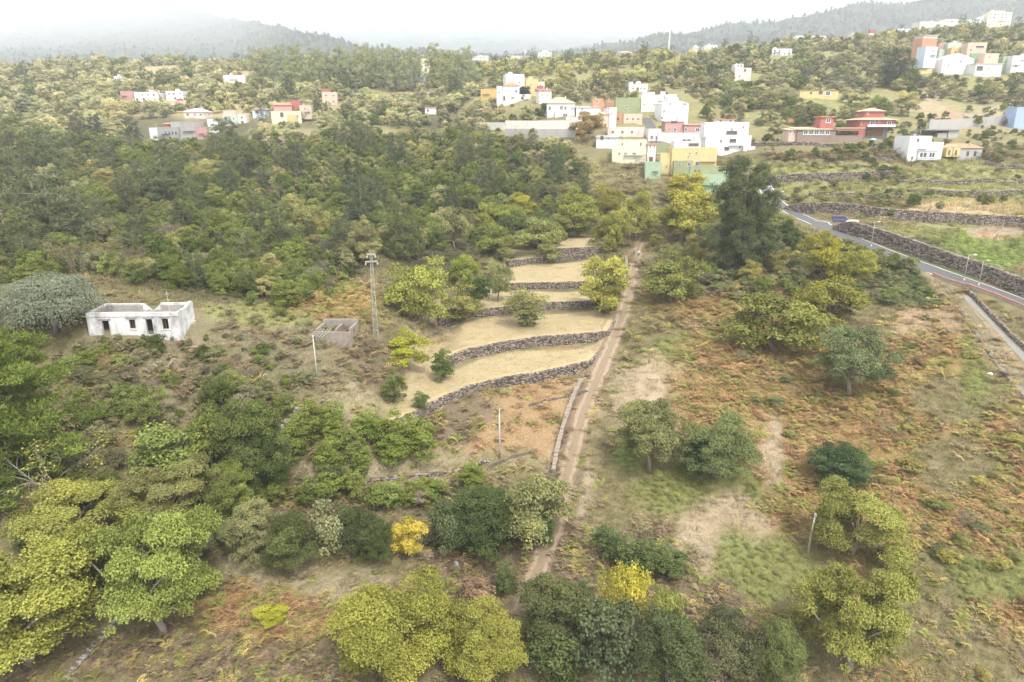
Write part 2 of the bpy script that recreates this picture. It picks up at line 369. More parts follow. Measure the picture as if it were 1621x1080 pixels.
# ------------------------------------------------------------------ mountains behind the village, dissolving in the haze
def mountain(name, Y0, crest, depth, base_py, seed, mat, rough):
    """crest: photo (x, y) of the skyline at distance Y0+depth; the slope climbs away from the camera to it"""
    cx = np.array([c[0] for c in crest], float); cyy = np.array([c[1] for c in crest], float); cd_ = np.array([c[2] if len(c) > 2 else depth for c in crest], float)
    nc, nr = 420, 60; s = np.linspace(cx[0], cx[-1], nc); top = np.interp(s, cx, cyy); dep = np.interp(s, cx, cd_)
    t = np.linspace(0, 1, nr)[:, None]; Yd = Y0 + dep[None] * t ** 1.2
    py = base_py + (top[None] - base_py) * (t ** 0.8)
    sx, m, _ = ray(np.repeat(s[None], nr, 0), py); X = sx * Yd; Z = CZ + m * Yd
    Z = Z + (fbm(X / 160 + seed, Yd / 160, 5) - 0.47) * rough * 2.2 + (vnoise(X / 14 + seed, Yd / 14) - 0.5) * rough * 0.3
    bk = np.stack([X[-1] * 1.2, Yd[-1] * 1.25, Z[-1] - 350], -1)
    Vv = np.concatenate([np.stack([X[0], Yd[0], Z[0] - 120], -1)[None], np.stack([X, Yd, Z], -1), bk[None]], 0); nr += 2
    I = np.arange(nr * nc).reshape(nr, nc); Fq = np.stack([I[:-1, :-1], I[:-1, 1:], I[1:, 1:], I[1:, :-1]], -1).reshape(-1, 4)
    tag(link(name, mesh_np(name, Vv.reshape(-1, 3), Fq, mat, True)), kind='structure'); return Vv
mtm = surf_mat('mountain_forest', (.035, .05, .03), (.06, .07, .035), scale=0.02, rough=1, spec=0.05)
MT_FAR = mountain('mountain_far', 3200, [(-700,32),(0,26),(500,24),(700,30),(800,26),(900,34),(1300,26),(2300,25)], 9500, 112, 3.1, mtm, 70)
MT_MID = mountain('mountain_mid', 1700, [(-700,56,6500),(-100,48,6500),(30,44,5500),(80,34,6500),(200,22,6500),(300,16,6000),(360,30,4200),(420,37,2200),(470,46,1000),(520,56,800),(570,74,700),(640,84,600),(800,90,600),(1000,96,600),(2300,96,600)], 700, 116, 8.4, mtm, 30)
MT_RIDGE = mountain('mountain_ridge', 1900, [(640,98),(820,90),(930,78),(1010,62),(1060,52),(1150,43),(1250,27),(1330,14),(1400,4),(1500,-8),(1700,-40),(2300,-70)], 1000, 116, 1.7, mtm, 24)

# ------------------------------------------------------------------ road, paths and lanes as sheets on the ground
def ribbon_mesh(name, key, mat, hw=None, lift=0.05, off=0.0, nacross=9, wob=0.0, i0=None, i1=None):
    p = resample(RIB[key][2], 0.8)[i0:i1]; hw = hw or RIB[key][0]
    d = np.gradient(p[:, :2], axis=0); d /= np.linalg.norm(d, axis=1)[:, None]; nrm = np.stack([d[:, 1], -d[:, 0]], 1)
    u = np.linspace(-1, 1, nacross); wl_ = hw + wob * (fbm(np.arange(len(p)) * 0.35, np.full(len(p), 2.0), 3) - 0.47)
    X = p[:, None, 0] + nrm[:, None, 0] * (u[None] * wl_[:, None] + off); Yy = p[:, None, 1] + nrm[:, None, 1] * (u[None] * wl_[:, None] + off)
    Z = zground(X, Yy) + lift
    I = np.arange(X.size).reshape(X.shape); Fq = np.stack([I[:-1, :-1], I[:-1, 1:], I[1:, 1:], I[1:, :-1]], -1).reshape(-1, 4)
    me = mesh_np(name, np.stack([X, Yy, Z], -1).reshape(-1, 3), Fq, mat, True)
    add_attr(me, 'across', np.repeat(u[None], len(p), 0), 'FLOAT'); return me
def track_mat(name, soil, rut, mid, w=0.16):
    m = bpy.data.materials.new(name); N = NT(m); tc = N.n('TexCoord'); at_ = N.n('Attribute', attribute_name='across')
    nz = N.n('TexNoise', Scale=1.2, Detail=6.0, Roughness=0.7); N.l(tc.outputs['Object'], nz.inputs['Vector'])
    ad = N.n('Math', operation='MULTIPLY_ADD'); ad.inputs[1].default_value = 0.5; N.l(nz.outputs[0], ad.inputs[0]); ab0 = N.n('Math', operation='ADD'); ab0.inputs[1].default_value = -0.25
    N.l(at_.outputs['Fac'], ab0.inputs[0]); N.l(ab0.outputs[0], ad.inputs[2]); ab = N.n('Math', operation='ABSOLUTE'); N.l(ad.outputs[0], ab.inputs[0])
    r = N.n('ValToRGB'); e = r.color_ramp.elements; e[0].position = 0.0; e[0].color = (*mid, 1); e[1].position = 1.0; e[1].color = (*soil, 1)
    for pos, c in ((0.30, mid), (0.42, rut), (0.62, rut), (0.75, soil)): x = e.new(pos); x.color = (*c, 1)
    N.l(ab.outputs[0], r.inputs[0])
    n2 = N.n('TexNoise', Scale=7.0, Detail=5.0, Roughness=0.75); N.l(tc.outputs['Object'], n2.inputs['Vector'])
    mr = N.n('MapRange'); mr.inputs['From Min'].default_value = 0.3; mr.inputs['From Max'].default_value = 0.7; mr.inputs['To Min'].default_value = 0.68; mr.inputs['To Max'].default_value = 1.25; N.l(n2.outputs[0], mr.inputs['Value'])
    mu = N.n('VectorMath', operation='SCALE'); N.l(r.outputs[0], mu.inputs[0]); N.l(mr.outputs[0], mu.inputs['Scale'])
    b = N.n('BsdfPrincipled', Roughness=0.95); b.inputs['Specular IOR Level'].default_value = 0.1; N.l(mu.outputs[0], b.inputs['Base Color'])
    bp = N.n('Bump', Strength=0.8, Distance=0.12); N.l(n2.outputs[0], bp.inputs['Height']); N.l(bp.outputs[0], b.inputs['Normal'])
    o = N.n('OutputMaterial'); N.l(b.outputs[0], o.inputs[0]); return m
asph = surf_mat('asphalt', (.085, .085, .09), (.11, .105, .11), scale=1.5, rough=0.8, bump=0.2, grime=0.25, grime_c=(.14, .13, .12))
tag(link('road', ribbon_mesh('road', 'road', asph)), kind='structure')
tag(link('path', ribbon_mesh('path', 'path', track_mat('path_earth', (.20, .145, .10), (.29, .22, .155), (.22, .165, .11)), wob=1.4, hw=1.65)), kind='structure')
conc = surf_mat('old_concrete', (.22, .205, .18), (.17, .16, .14), scale=1.0, bump=0.3, grime=0.5, grime_c=(.17, .15, .12))
tag(link('lane', ribbon_mesh('lane', 'lane', conc)), kind='structure')
tag(link('track', ribbon_mesh('track', 'track', track_mat('track_earth', (.16, .13, .09), (.18, .15, .11), (.16, .145, .08)), wob=1.0)), kind='structure')
tag(link('side_lane', ribbon_mesh('side_lane', 'side_lane', conc)), kind='structure')
tag(link('street', ribbon_mesh('street', 'street', asph)), kind='structure')
white = surf_mat('road_paint', (.75, .75, .72), (.6, .6, .57), scale=3, grime=0.3)
mk = tag(empty('road_markings', tuple(RIB['road'][2][20])), kind='structure')
def mark(off, hw, i0, i1):
    o = link('edge_line', ribbon_mesh('edge_line', 'road', white, hw=hw, lift=0.062, off=off, nacross=2, i0=i0, i1=i1)); o.parent = mk; o.matrix_parent_inverse = Matrix.Translation(-mk.location)
mark(-2.25, 0.1, 0, None)
mark(2.25, 0.1, 0, 60)
for k in range(95, 150, 5): mark(2.2, 0.08, k, k + 3)

# ------------------------------------------------------------------ dry stone and masonry walls
OCC = []                                               # photo boxes that must stay free of trees standing in front: x0, y0, x1, y1, distance
def stone_mat(name, c1, c2):
    m = surf_mat(name, c1, c2, scale=2.2, rough=0.95, bump=0.6, spec=0.1); t = m.node_tree; N = t.nodes
    g = N.new('ShaderNodeNewGeometry'); mr = N.new('ShaderNodeMapRange'); mr.inputs['To Min'].default_value = .45; mr.inputs['To Max'].default_value = 1.9; t.links.new(g.outputs['Random Per Island'], mr.inputs['Value'])
    b = N['Principled BSDF']; src = b.inputs['Base Color'].links[0].from_socket; mu = N.new('ShaderNodeVectorMath'); mu.operation = 'SCALE'; t.links.new(src, mu.inputs[0]); t.links.new(mr.outputs[0], mu.inputs['Scale']); t.links.new(mu.outputs[0], b.inputs['Base Color']); return m
stone_m = stone_mat('lava_stone', (.115, .092, .076), (.20, .168, .14))
soil_m = surf_mat('terrace_soil', (.36, .285, .168), (.32, .257, .14), scale=1.2, rough=1, bump=.6, spec=.05)
stone_core_m = surf_mat('wall_core', (.07, .06, .052), (.12, .10, .085), scale=1.5, rough=1, spec=0.05)
def stone_wall(label, foot, htop, thick=0.75, ss=0.42, group=None, name='stone_wall', mat=None, seed=1, cope=True, fillm=None):
    """foot: (x, y) line; htop: per point top height; a core with rough stones set in its face and along its top"""
    rs = np.random.RandomState(seed); P = resample(np.c_[np.asarray(foot), np.asarray(htop)], 1.2)
    d = np.gradient(P[:, :2], axis=0); d /= np.linalg.norm(d, axis=1)[:, None] + 1e-9; nb = np.stack([-d[:, 1], d[:, 0]], 1)
    flip = np.sign((nb * P[:, :2]).sum(1).mean()); nb = nb * flip             # towards the back, away from the camera
    zb = np.minimum(zground(P[:, 0], P[:, 1]), zground(P[:, 0] - nb[:, 0], P[:, 1] - nb[:, 1])) - 0.3
    zt = P[:, 2] + (fbm(np.arange(len(P)) * 0.7, np.full(len(P), seed * 3.1), 2) - 0.4) * 0.25
    zb = np.minimum(zb, zt - 0.3)
    V = []; Fq = []
    for i in range(len(P)):
        f = P[i, :2]; b = f + nb[i] * thick
        V += [(f[0], f[1], zb[i]), (f[0] + nb[i, 0] * .08, f[1] + nb[i, 1] * .08, zt[i] - .06), (b[0], b[1], zt[i] - .06), (b[0], b[1], zb[i])]
    for i in range(len(P) - 1):
        a = 4 * i; c = a + 4
        Fq += [(a, c, c + 1, a + 1), (a + 1, c + 1, c + 2, a + 2), (a + 2, c + 2, c + 3, a + 3)]
    n = 4 * (len(P) - 1); org = V[0]
    V = np.array(V) - np.array(org); me = bpy.data.meshes.new('core'); me.from_pydata(V.tolist(), [], Fq + [(0, 1, 2, 3), (n, n + 3, n + 2, n + 1)]); me.update(); me.materials.append(stone_core_m)
    if fillm:
        me.materials.append(fillm); mi = np.zeros(len(me.polygons), np.int32); mi[1:3 * (len(P) - 1):3] = 1; me.polygons.foreach_set('material_index', mi)
    root = empty(name, org); tag(root, label, 'wall', group); link('core', me, root)
    # stones
    D = np.r_[0, np.cumsum(np.linalg.norm(np.diff(P[:, :2], axis=0), axis=1))]
    C = []; S = []; A = []
    hmax = (zt - zb).max()
    for r in range(int(hmax / (ss * 0.72)) + 1):
        q = rs.uniform(0, ss)
        while q < D[-1]:
            w = ss * rs.uniform(0.6, 1.3); z0 = np.interp(q, D, zb) + r * ss * 0.72 + rs.uniform(-.05, .05); zz = np.interp(q, D, zt)
            if z0 < zz - 0.1:
                x = np.interp(q, D, P[:, 0]); y = np.interp(q, D, P[:, 1]); bx = np.interp(q, D, nb[:, 0]); by = np.interp(q, D, nb[:, 1])
                pr = rs.uniform(-0.07, 0.04); C.append((x + bx * (0.05 + pr), y + by * (0.05 + pr), min(z0, zz - 0.12))); S.append((w * 0.52, 0.13, ss * rs.uniform(.28, .42))); A.append(math.atan2(by, bx) - math.pi / 2 + rs.uniform(-.2, .2))
            q += w
    if cope:
        q = 0
        while q < D[-1]:
            w = ss * rs.uniform(0.8, 1.5); x = np.interp(q, D, P[:, 0]); y = np.interp(q, D, P[:, 1]); bx = np.interp(q, D, nb[:, 0]); by = np.interp(q, D, nb[:, 1])
            for tt in ((.14,) if fillm else (0.2 * thick, 0.6 * thick)):
                C.append((x + bx * tt, y + by * tt, np.interp(q, D, zt) - 0.03)); S.append((w * .5, .2 if fillm else thick * 0.28, rs.uniform(.08, .17))); A.append(math.atan2(by, bx) - math.pi / 2 + rs.uniform(-.3, .3))
            q += w
    C = np.array(C) - np.array(org); S = np.array(S); A = np.array(A); n = len(C)
    cu = np.array([(-1, -1, -1), (1, -1, -1), (1, 1, -1), (-1, 1, -1), (-1, -1, 1), (1, -1, 1), (1, 1, 1), (-1, 1, 1)], float)
    vv = cu[None] * S[:, None] * rs.uniform(0.72, 1.0, (n, 8, 3)); ca_, sa_ = np.cos(A)[:, None], np.sin(A)[:, None]
    vv = np.stack([vv[..., 0] * ca_ - vv[..., 1] * sa_, vv[..., 0] * sa_ + vv[..., 1] * ca_, vv[..., 2]], -1) + C[:, None]
    fb = np.array([(0, 3, 2, 1), (4, 5, 6, 7), (0, 1, 5, 4), (1, 2, 6, 5), (2, 3, 7, 6), (3, 0, 4, 7)])
    ff = (fb[None] + (np.arange(n) * 8)[:, None, None]).reshape(-1, 4)
    o = link('stones', mesh_np('stones', vv.reshape(-1, 3), ff, mat or stone_m), root); o['kind'] = 'stuff'
    return root
WL = ['lowest dry stone terrace wall, long and curved, above the orange slope', 'tall curved dry stone terrace wall, second one up from the orange slope', 'dark dry stone terrace wall broken by a thin tree, third one up',
      'straight dry stone terrace wall with a small plant in its middle, fourth one up', 'low dry stone wall at the back of the uppermost straw terrace', 'dark stone wall just behind the wall of the uppermost straw terrace']
for k, (z, H, back, fr) in enumerate(TERR):
    P = fr.copy(); stone_wall(WL[k], P, np.full(len(P), z + 0.06), seed=k + 2, group='terrace walls beside the path', thick=1.5, fillm=soil_m, ss=0.4 if k < 3 else 0.48)
RL = {'road': 'long rough stone retaining wall on the uphill side of the asphalt road', 'lane': 'high stone retaining wall behind the pale lane with the parked van', 'upper': 'stone terrace wall above the top bend of the asphalt road',
      'farm': 'stone terrace wall below the yellow green strip under the red villa', 'yard': 'dark stone wall running below the long red restaurant', 'east': 'short stone terrace wall among scrub far right above the lane'}
for k, (H, D, p) in RW.items():
    hh = H * sstep(0, 5, np.r_[0, np.cumsum(np.linalg.norm(np.diff(p[:, :2], axis=0), axis=1))]) ; q = p[:, 2]
    stone_wall(RL[k], p[:, :2], h_base(p[:, 0], p[:, 1]) + np.maximum(hh, 0.5) + 0.15, thick=1.5, ss=0.6, seed=len(k), group='retaining walls by the road')
def gline(pts, step=2.0, sm=2): return smooth(resample(np.array([ground(*p) for p in pts]), step), sm)
q = gline([(1524,456),(1545,478),(1570,505),(1600,535),(1640,572),(1680,610)]); stone_wall('low stone wall with pale top between the dirt track and the grey lane', q[:, :2], zground(q[:, 0], q[:, 1]) + 0.8, thick=0.5, ss=0.4, seed=31)
q = gline([(440,690),(446,678),(455,667),(468,655),(478,643)], 1.0); stone_wall('short tumbled wall of pale stones on the slope left of the heath bushes', q[:, :2], zground(q[:, 0], q[:, 1]) + 0.35, thick=0.5, ss=0.45, seed=32, mat=surf_mat('pale_stone', (.42, .39, .34), (.25, .23, .2), scale=2, bump=.5))
q = gline([(470,778),(540,776),(600,766),(660,755),(720,748),(775,732)], 1.5); stone_wall('low earthy stone bank below the heath bushes', q[:, :2], zground(q[:, 0], q[:, 1]) + 0.35, thick=0.6, ss=0.35, seed=33)
q = gline([(690,826),(720,824),(748,822)], 1.5); stone_wall('short pale stone wall between dark bushes right of the yellow tree', q[:, :2], zground(q[:, 0], q[:, 1]) + 0.6, thick=0.6, ss=0.4, seed=36, mat=MATS['pale_stone'])
q = gline([(110,1075),(130,1050),(155,1020),(185,990),(205,965)], 1.0); stone_wall('tumbled stone row at the foot of the lower left trees', q[:, :2], zground(q[:, 0], q[:, 1]) + 0.3, thick=0.6, ss=0.4, seed=34, mat=surf_mat('grey_stone', (.24, .22, .2), (.14, .13, .115), scale=2, bump=.5))
for n_, (pts, hh, lb) in enumerate([
  ([(1085,148),(1120,147),(1160,146)], 1.6, 'field wall on the slope left of the pink and white house'), ([(1196,172),(1225,172),(1256,174)], 1.6, 'field wall above the stepped white house among trees'),
  ([(1240,118),(1275,112),(1310,108)], 1.4, 'field wall on the upper slope below the flat white house'), ([(1440,222),(1410,224),(1385,233)], 1.2, 'rubble wall between the red villa and the yellow cottage'),
  ([(1190,232),(1250,232),(1300,233),(1350,234)], 1.3, 'field wall just below the long red restaurant'), ([(1560,262),(1600,268),(1640,272)], 1.5, 'field wall right of the barn'), ([(1420,292),(1480,294),(1540,292),(1620,290)], 1.4, 'long field wall across the scrubby right slope'),
  ([(1230,312),(1290,313),(1360,314),(1430,316)], 1.2, 'low field wall above the parked van'), ([(770,262),(830,268),(900,272)], 1.4, 'field wall below the long cream wall'), ([(1470,150),(1530,152),(1600,150)], 1.3, 'field wall on the dry slope below the upper right cluster')]):
    q = gline(pts, 3.0); stone_wall(lb, q[:, :2], zground(q[:, 0], q[:, 1]) + hh, thick=0.9, ss=0.8, seed=60 + n_, group='field walls on the hillside')
# dark earth banks in the orange slope
for nm, pts, lb in (('a', [(838,644),(870,636),(900,629),(932,621)], 'short dark earth bank in the upper part of the orange slope'), ('b', [(775,742),(800,730),(825,722),(850,714)], 'dark earth bank at the foot of the orange slope')):
    q = gline(pts, 1.0); stone_wall(lb, q[:, :2], zground(q[:, 0], q[:, 1]) + 0.22, thick=0.9, ss=0.22, cope=False, seed=40, name='earth_bank', mat=surf_mat('earth', (.10, .07, .05), (.16, .11, .07), scale=2, bump=.6))
# rendered parapet beside the path, pale coping on a dark face
def parapet(name, label, pts, h, t, mat, cap, capm, step=1.5, cat='wall'):
    p = gline(pts, step) if isinstance(pts, list) else pts; d = np.gradient(p[:, :2], axis=0); d /= np.linalg.norm(d, axis=1)[:, None]; nb = np.stack([-d[:, 1], d[:, 0]], 1)
    zz = smooth(zground(p[:, 0], p[:, 1])[:, None], 3)[:, 0]; o = p[0]; r = empty(name, o); tag(r, label, cat)
    def strip(nm, z0, z1, w, m):
        V = []; Fs = []
        for i in range(len(p)):
            a = p[i, :2] - nb[i] * w / 2 - o[:2]; b = p[i, :2] + nb[i] * w / 2 - o[:2]; zc = zz[i] - o[2]
            V += [(a[0], a[1], zc + z0), (a[0], a[1], zc + z1), (b[0], b[1], zc + z1), (b[0], b[1], zc + z0)]
        for i in range(len(p) - 1):
            a = 4 * i; c = a + 4; Fs += [(a, c, c + 1, a + 1), (a + 1, c + 1, c + 2, a + 2), (a + 2, c + 2, c + 3, a + 3)]
        n = 4 * (len(p) - 1); Fs += [(0, 1, 2, 3), (n, n + 3, n + 2, n + 1)]
        MB().add(V, Fs).build(nm, m, r)
    strip('body', -0.6, h, t, mat); rp_ = np.random.RandomState(len(p)); cb_ = MB(); pq = resample(np.c_[p[:, :2] - o[:2], zz - o[2], nb], 0.9)
    for u_, v_ in zip(pq[:-1], pq[1:]):
        dd = (v_ - u_) * .025; u_ = u_ + dd; v_ = v_ - dd; w_ = (t + .14) / 2 + rp_.uniform(-.05, .05); j_ = rp_.uniform(-.04, .05); j2 = rp_.uniform(-.04, .05)
        cb_.hexa([(u_[0] - u_[3] * w_, u_[1] - u_[4] * w_, u_[2] + h + .002), (v_[0] - v_[3] * w_, v_[1] - v_[4] * w_, v_[2] + h + .002), (v_[0] + v_[3] * w_, v_[1] + v_[4] * w_, v_[2] + h + .002), (u_[0] + u_[3] * w_, u_[1] + u_[4] * w_, u_[2] + h + .002),
                  (u_[0] - u_[3] * w_, u_[1] - u_[4] * w_, u_[2] + h + cap + j_), (v_[0] - v_[3] * w_, v_[1] - v_[4] * w_, v_[2] + h + cap + j2), (v_[0] + v_[3] * w_, v_[1] + v_[4] * w_, v_[2] + h + cap + j2), (u_[0] + u_[3] * w_, u_[1] + u_[4] * w_, u_[2] + h + cap + j_)])
    cb_.build('coping', capm, r); return r
cop = surf_mat('pale_coping', (.25, .205, .165), (.19, .155, .12), scale=1.2, bump=.3, grime=.4, grime_c=(.25, .2, .15))
parapet('path_wall', 'long low wall with pale coping along the left edge of the dirt path', [(876,752),(880,725),(886,700),(893,675),(902,648),(912,622),(921,606)], 0.75, 0.5, stone_m, 0.12, cop)
parapet('path_wall', 'short low wall beside the upper path near the two walkers', [(990,445),(991,430),(992,418),(991,410)], 0.7, 0.5, stone_m, 0.12, cop)
_rp = resample(RIB['road'][2], 1.5); _d = np.gradient(_rp[:, :2], axis=0); _d /= np.linalg.norm(_d, axis=1)[:, None]; _rp = np.c_[_rp[:, :2] + np.stack([_d[:, 1], -_d[:, 0]], 1) * 2.75, _rp[:, 2]]
_rp = _rp[project(_rp[:, 0], _rp[:, 1], _rp[:, 2])[0] > 1472]
parapet('road_parapet', 'terracotta coloured parapet along the downhill edge of the asphalt road', _rp, 0.6, 0.35, surf_mat('parapet_grey', (.36, .30, .26), grime=.4), 0.16, surf_mat('terracotta_coping', (.36, .16, .10), (.30, .14, .09), grime=.2))
parapet('channel', 'narrow concrete irrigation channel crossing the green strip beside the track', [(1520,490),(1540,520),(1562,552),(1585,585),(1605,608),(1640,650)], 0.18, 0.5, conc, 0.05, conc)

# ------------------------------------------------------------------ houses
def paint(c, key):
    return surf_mat('paint_' + key, c, tuple(v * 0.9 for v in c), scale=0.4, rough=0.8, grime=0.6, grime_c=tuple(0.5 * v + 0.03 for v in c), gscale=0.3)
PAL = {'white': (.76, .76, .75), 'cream': (.70, .65, .50), 'palecream': (.74, .71, .60), 'yellow': (.70, .52, .20), 'paleyellow': (.72, .68, .47), 'mustard': (.66, .43, .10), 'olive': (.31, .35, .16), 'palegreen': (.36, .50, .30),
       'mint': (.52, .62, .52), 'pink': (.66, .47, .38), 'palepink': (.70, .58, .52), 'rose': (.55, .28, .25), 'red': (.45, .12, .10), 'orange': (.58, .27, .13), 'peach': (.68, .50, .36), 'blue': (.34, .46, .74), 'paleblue': (.58, .67, .75),
       'grey': (.36, .35, .33), 'darkgrey': (.22, .21, .20), 'concrete': (.42, .40, .37), 'brown': (.30, .20, .15), 'greywhite': (.60, .60, .58), 'green': (.22, .42, .20)}
tile_m = surf_mat('clay_tile', (.50, .22, .12), (.42, .20, .11), scale=1.5, bump=.4, grime=.4, grime_c=(.28, .18, .12))
tan_tile_m = surf_mat('tan_tile', (.52, .36, .24), (.45, .30, .20), scale=1.5, bump=.4, grime=.4, grime_c=(.3, .2, .14))
glass_m = surf_mat('window_glass', (.05, .055, .065), (.09, .095, .105), scale=0.7, rough=0.15, spec=0.5)
frame_w = surf_mat('frame_white', (.7, .7, .68)); frame_b = surf_mat('frame_brown', (.16, .09, .06)); door_b = surf_mat('door_wood', (.20, .11, .06)); metal_m = surf_mat('galvanised', (.45, .45, .44), (.36, .36, .35), rough=.5, metal=.3)
_b = MB(); _b.box(-.5, -.4, -.07, .05, -.5, .5); _b.box(.4, .5, -.07, .05, -.5, .5); _b.box(-.4, .4, -.07, .05, -.5, -.42); _b.box(-.4, .4, -.07, .05, .42, .5); _b.box(-.03, .03, -.06, .05, -.42, .42)
WIN_W = _b.mesh('window', frame_w); WIN_B = _b.mesh('window', frame_b)
PANE = MB().box(-.4, .4, -.03, .04, -.42, .42).mesh('pane', glass_m)
_b = MB(); _b.box(-.5, -.42, -.06, .05, -.5, .5); _b.box(.42, .5, -.06, .05, -.5, .5); _b.box(-.42, .42, -.06, .05, .43, .5); DOORF = _b.mesh('door', frame_b); DOORP = MB().box(-.42, .42, -.03, .04, -.5, .43).mesh('leaf', door_b)
_b = MB(); _b.box(-.55, .55, -.16, .05, -.06, 0); SILL = _b.mesh('sill', frame_w)
def opening(parent, x, y, z, w, h, rot=0.0, kind='w'):
    if kind == 'd': o = link('door', DOORF, parent, (x, y, z), (0, 0, rot)); o.scale = (w, 1, h); link('leaf', DOORP, o); return
    o = link('window', WIN_B if kind == 'b' else WIN_W, parent, (x, y, z), (0, 0, rot)); o.scale = (w, 1, h); link('pane', PANE, o); s = link('sill', SILL, o, (0, 0, -.5))
rb = random.Random(11)
def house(name, label, blocks, yaw=0.0, cat='house', Y=None, group=None):
    """blocks: (x0, x1, top, foot, colour, options) in photo pixels of the front faces; first block is the main one"""
    m0 = blocks[0]; foot = max(b[3] for b in blocks)
    g = ground((m0[0] + m0[1]) / 2, m0[3]) if Y is None else at((m0[0] + m0[1]) / 2, m0[3], Y)
    k = mpp(g); root = empty(name, g, R(yaw)); tag(root, label, cat, group)
    pxc = (m0[0] + m0[1]) / 2; cyw = math.cos(R(yaw))
    for x0, x1, yt, yb, colr, op in blocks:
        a = (x0 - pxc) * k / cyw; b = (x1 - pxc) * k / cyw; z0 = (m0[3] - yb) * k; z1 = (m0[3] - yt) * k; y0 = op.get('dy', 0.0)
        w = b - a; dp = op.get('dp', min(max(0.75 * w, 5.0), 12.0)); zb = z0 - op.get('found', 2.5 if yb >= m0[3] - 1 else 0.6)
        mt = paint(tuple((v * .8 + .2 * sum(PAL[colr]) / 3) * .88 for v in PAL[colr]), colr); roof = op.get('roof', 'flat')
        if roof == 'flat':
            MB().box(a, b, y0, y0 + dp, zb, z1 - 0.45).build('wall', mt, root)
            p = MB(); t = 0.22; e = 0.03
            p.box(a - e, b + e, y0 - e, y0 + t, z1 - .45, z1); p.box(a - e, b + e, y0 + dp - t, y0 + dp + e, z1 - .45, z1); p.box(a - e, a + t, y0 + t, y0 + dp - t, z1 - .45, z1); p.box(b - t, b + e, y0 + t, y0 + dp - t, z1 - .45, z1)
            p.build('parapet', mt, root)
            if w > 6 and dp > 5 and rb.random() < .5 and op.get('tank', True):
                sx = a + w * rb.uniform(.1, .6); MB().box(sx, sx + 2.2, y0 + dp * .45, y0 + dp * .45 + 2.4, z1 - .46, z1 + 1.5).build('stair_box', mt, root)
            if w > 4 and rb.random() < .5:
                ax = a + w * rb.uniform(.2, .8); an = MB().bar((ax, y0 + dp * .5, z1 - .46), (ax, y0 + dp * .5, z1 + 2.0), .06)
                for q_ in range(4): an.bar((ax - .5 + .06 * q_, y0 + dp * .5, z1 + 1.3 + .2 * q_), (ax + .5 - .06 * q_, y0 + dp * .5, z1 + 1.3 + .2 * q_), .035)
                an.build('aerial', metal_m, root)
            if w > 5 and z1 - z0 > 5 and rb.random() < .6:
                bz = z0 + (z1 - z0) * .5; bw = w * rb.uniform(.3, .55); bx0 = a + (w - bw) * rb.random(); bl = MB().box(bx0, bx0 + bw, y0 - .9, y0 - .035, bz - .12, bz)
                o_ = bl.build('balcony', mt, root); rl = MB()
                for q_ in np.linspace(bx0 + .03, bx0 + bw - .03, int(bw / .35) + 2): rl.bar((q_, y0 - .86, bz), (q_, y0 - .86, bz + .9), .04)
                rl.bar((bx0, y0 - .86, bz + .92), (bx0 + bw, y0 - .86, bz + .92), .06).build('railing', metal_m, o_)
            if op.get('tank', rb.random() < 0.35) and w > 4:
                tx = a + w * rb.uniform(.25, .75); ty = y0 + dp * 0.6; MB().tube([(tx, ty, z1 - .46), (tx, ty, z1 + .5), (tx, ty, z1 + .75)], [.5, .5, .2], 8).build('water_tank', surf_mat('tank', (.3, .33, .36)), root)
        else:
            rh = op.get('rh', 0.22 * w) if roof != 'slab' else .4; ze = z1 - rh; MB().box(a, b, y0, y0 + dp, zb, ze).build('wall', mt, root)
            e = op.get('eave', 0.5); r = MB(); cxm = (a + b) / 2; cym = y0 + dp / 2; rm = op.get('rm', tan_tile_m)
            if roof == 'hip':
                q = min(w, dp) / 2; r.add([(a - e, y0 - e, ze), (b + e, y0 - e, ze), (b + e, y0 + dp + e, ze), (a - e, y0 + dp + e, ze), (min(a + q, cxm), cym, z1), (max(b - q, cxm), cym, z1)], [(3, 2, 1, 0), (0, 1, 5, 4), (2, 3, 4, 5), (1, 2, 5), (3, 0, 4)])
            elif roof == 'gable':                       # ridge towards the camera
                r.add([(a - e, y0 - e, ze), (b + e, y0 - e, ze), (b + e, y0 + dp + e, ze), (a - e, y0 + dp + e, ze), (cxm, y0 - e, z1), (cxm, y0 + dp + e, z1)], [(3, 2, 1, 0), (0, 4, 5, 3), (4, 1, 2, 5), (0, 1, 4), (2, 3, 5)])
            elif roof == 'shed':                        # falls towards the camera
                r.add([(a - e, y0 - e, ze), (b + e, y0 - e, ze), (b + e, y0 + dp + e, ze), (a - e, y0 + dp + e, ze), (a - e, y0 + dp + e, z1), (b + e, y0 + dp + e, z1)], [(3, 2, 1, 0), (0, 1, 5, 4), (2, 3, 4, 5), (1, 2, 5), (3, 0, 4)])
            else: r.box(a - e, b + e, y0 - e, y0 + dp + e, ze, z1)
            r.build('roof', rm, root)
            if roof != 'slab' and w > 5: MB().box(cxm + w * .2, cxm + w * .2 + .5, cym, cym + .5, z1 - rh * .6, z1 + .5).build('chimney', mt, root)
        wins = op.get('win', 'auto'); hh = z1 - z0 - (0.5 if roof == 'flat' else op.get('rh', 0.22 * w))
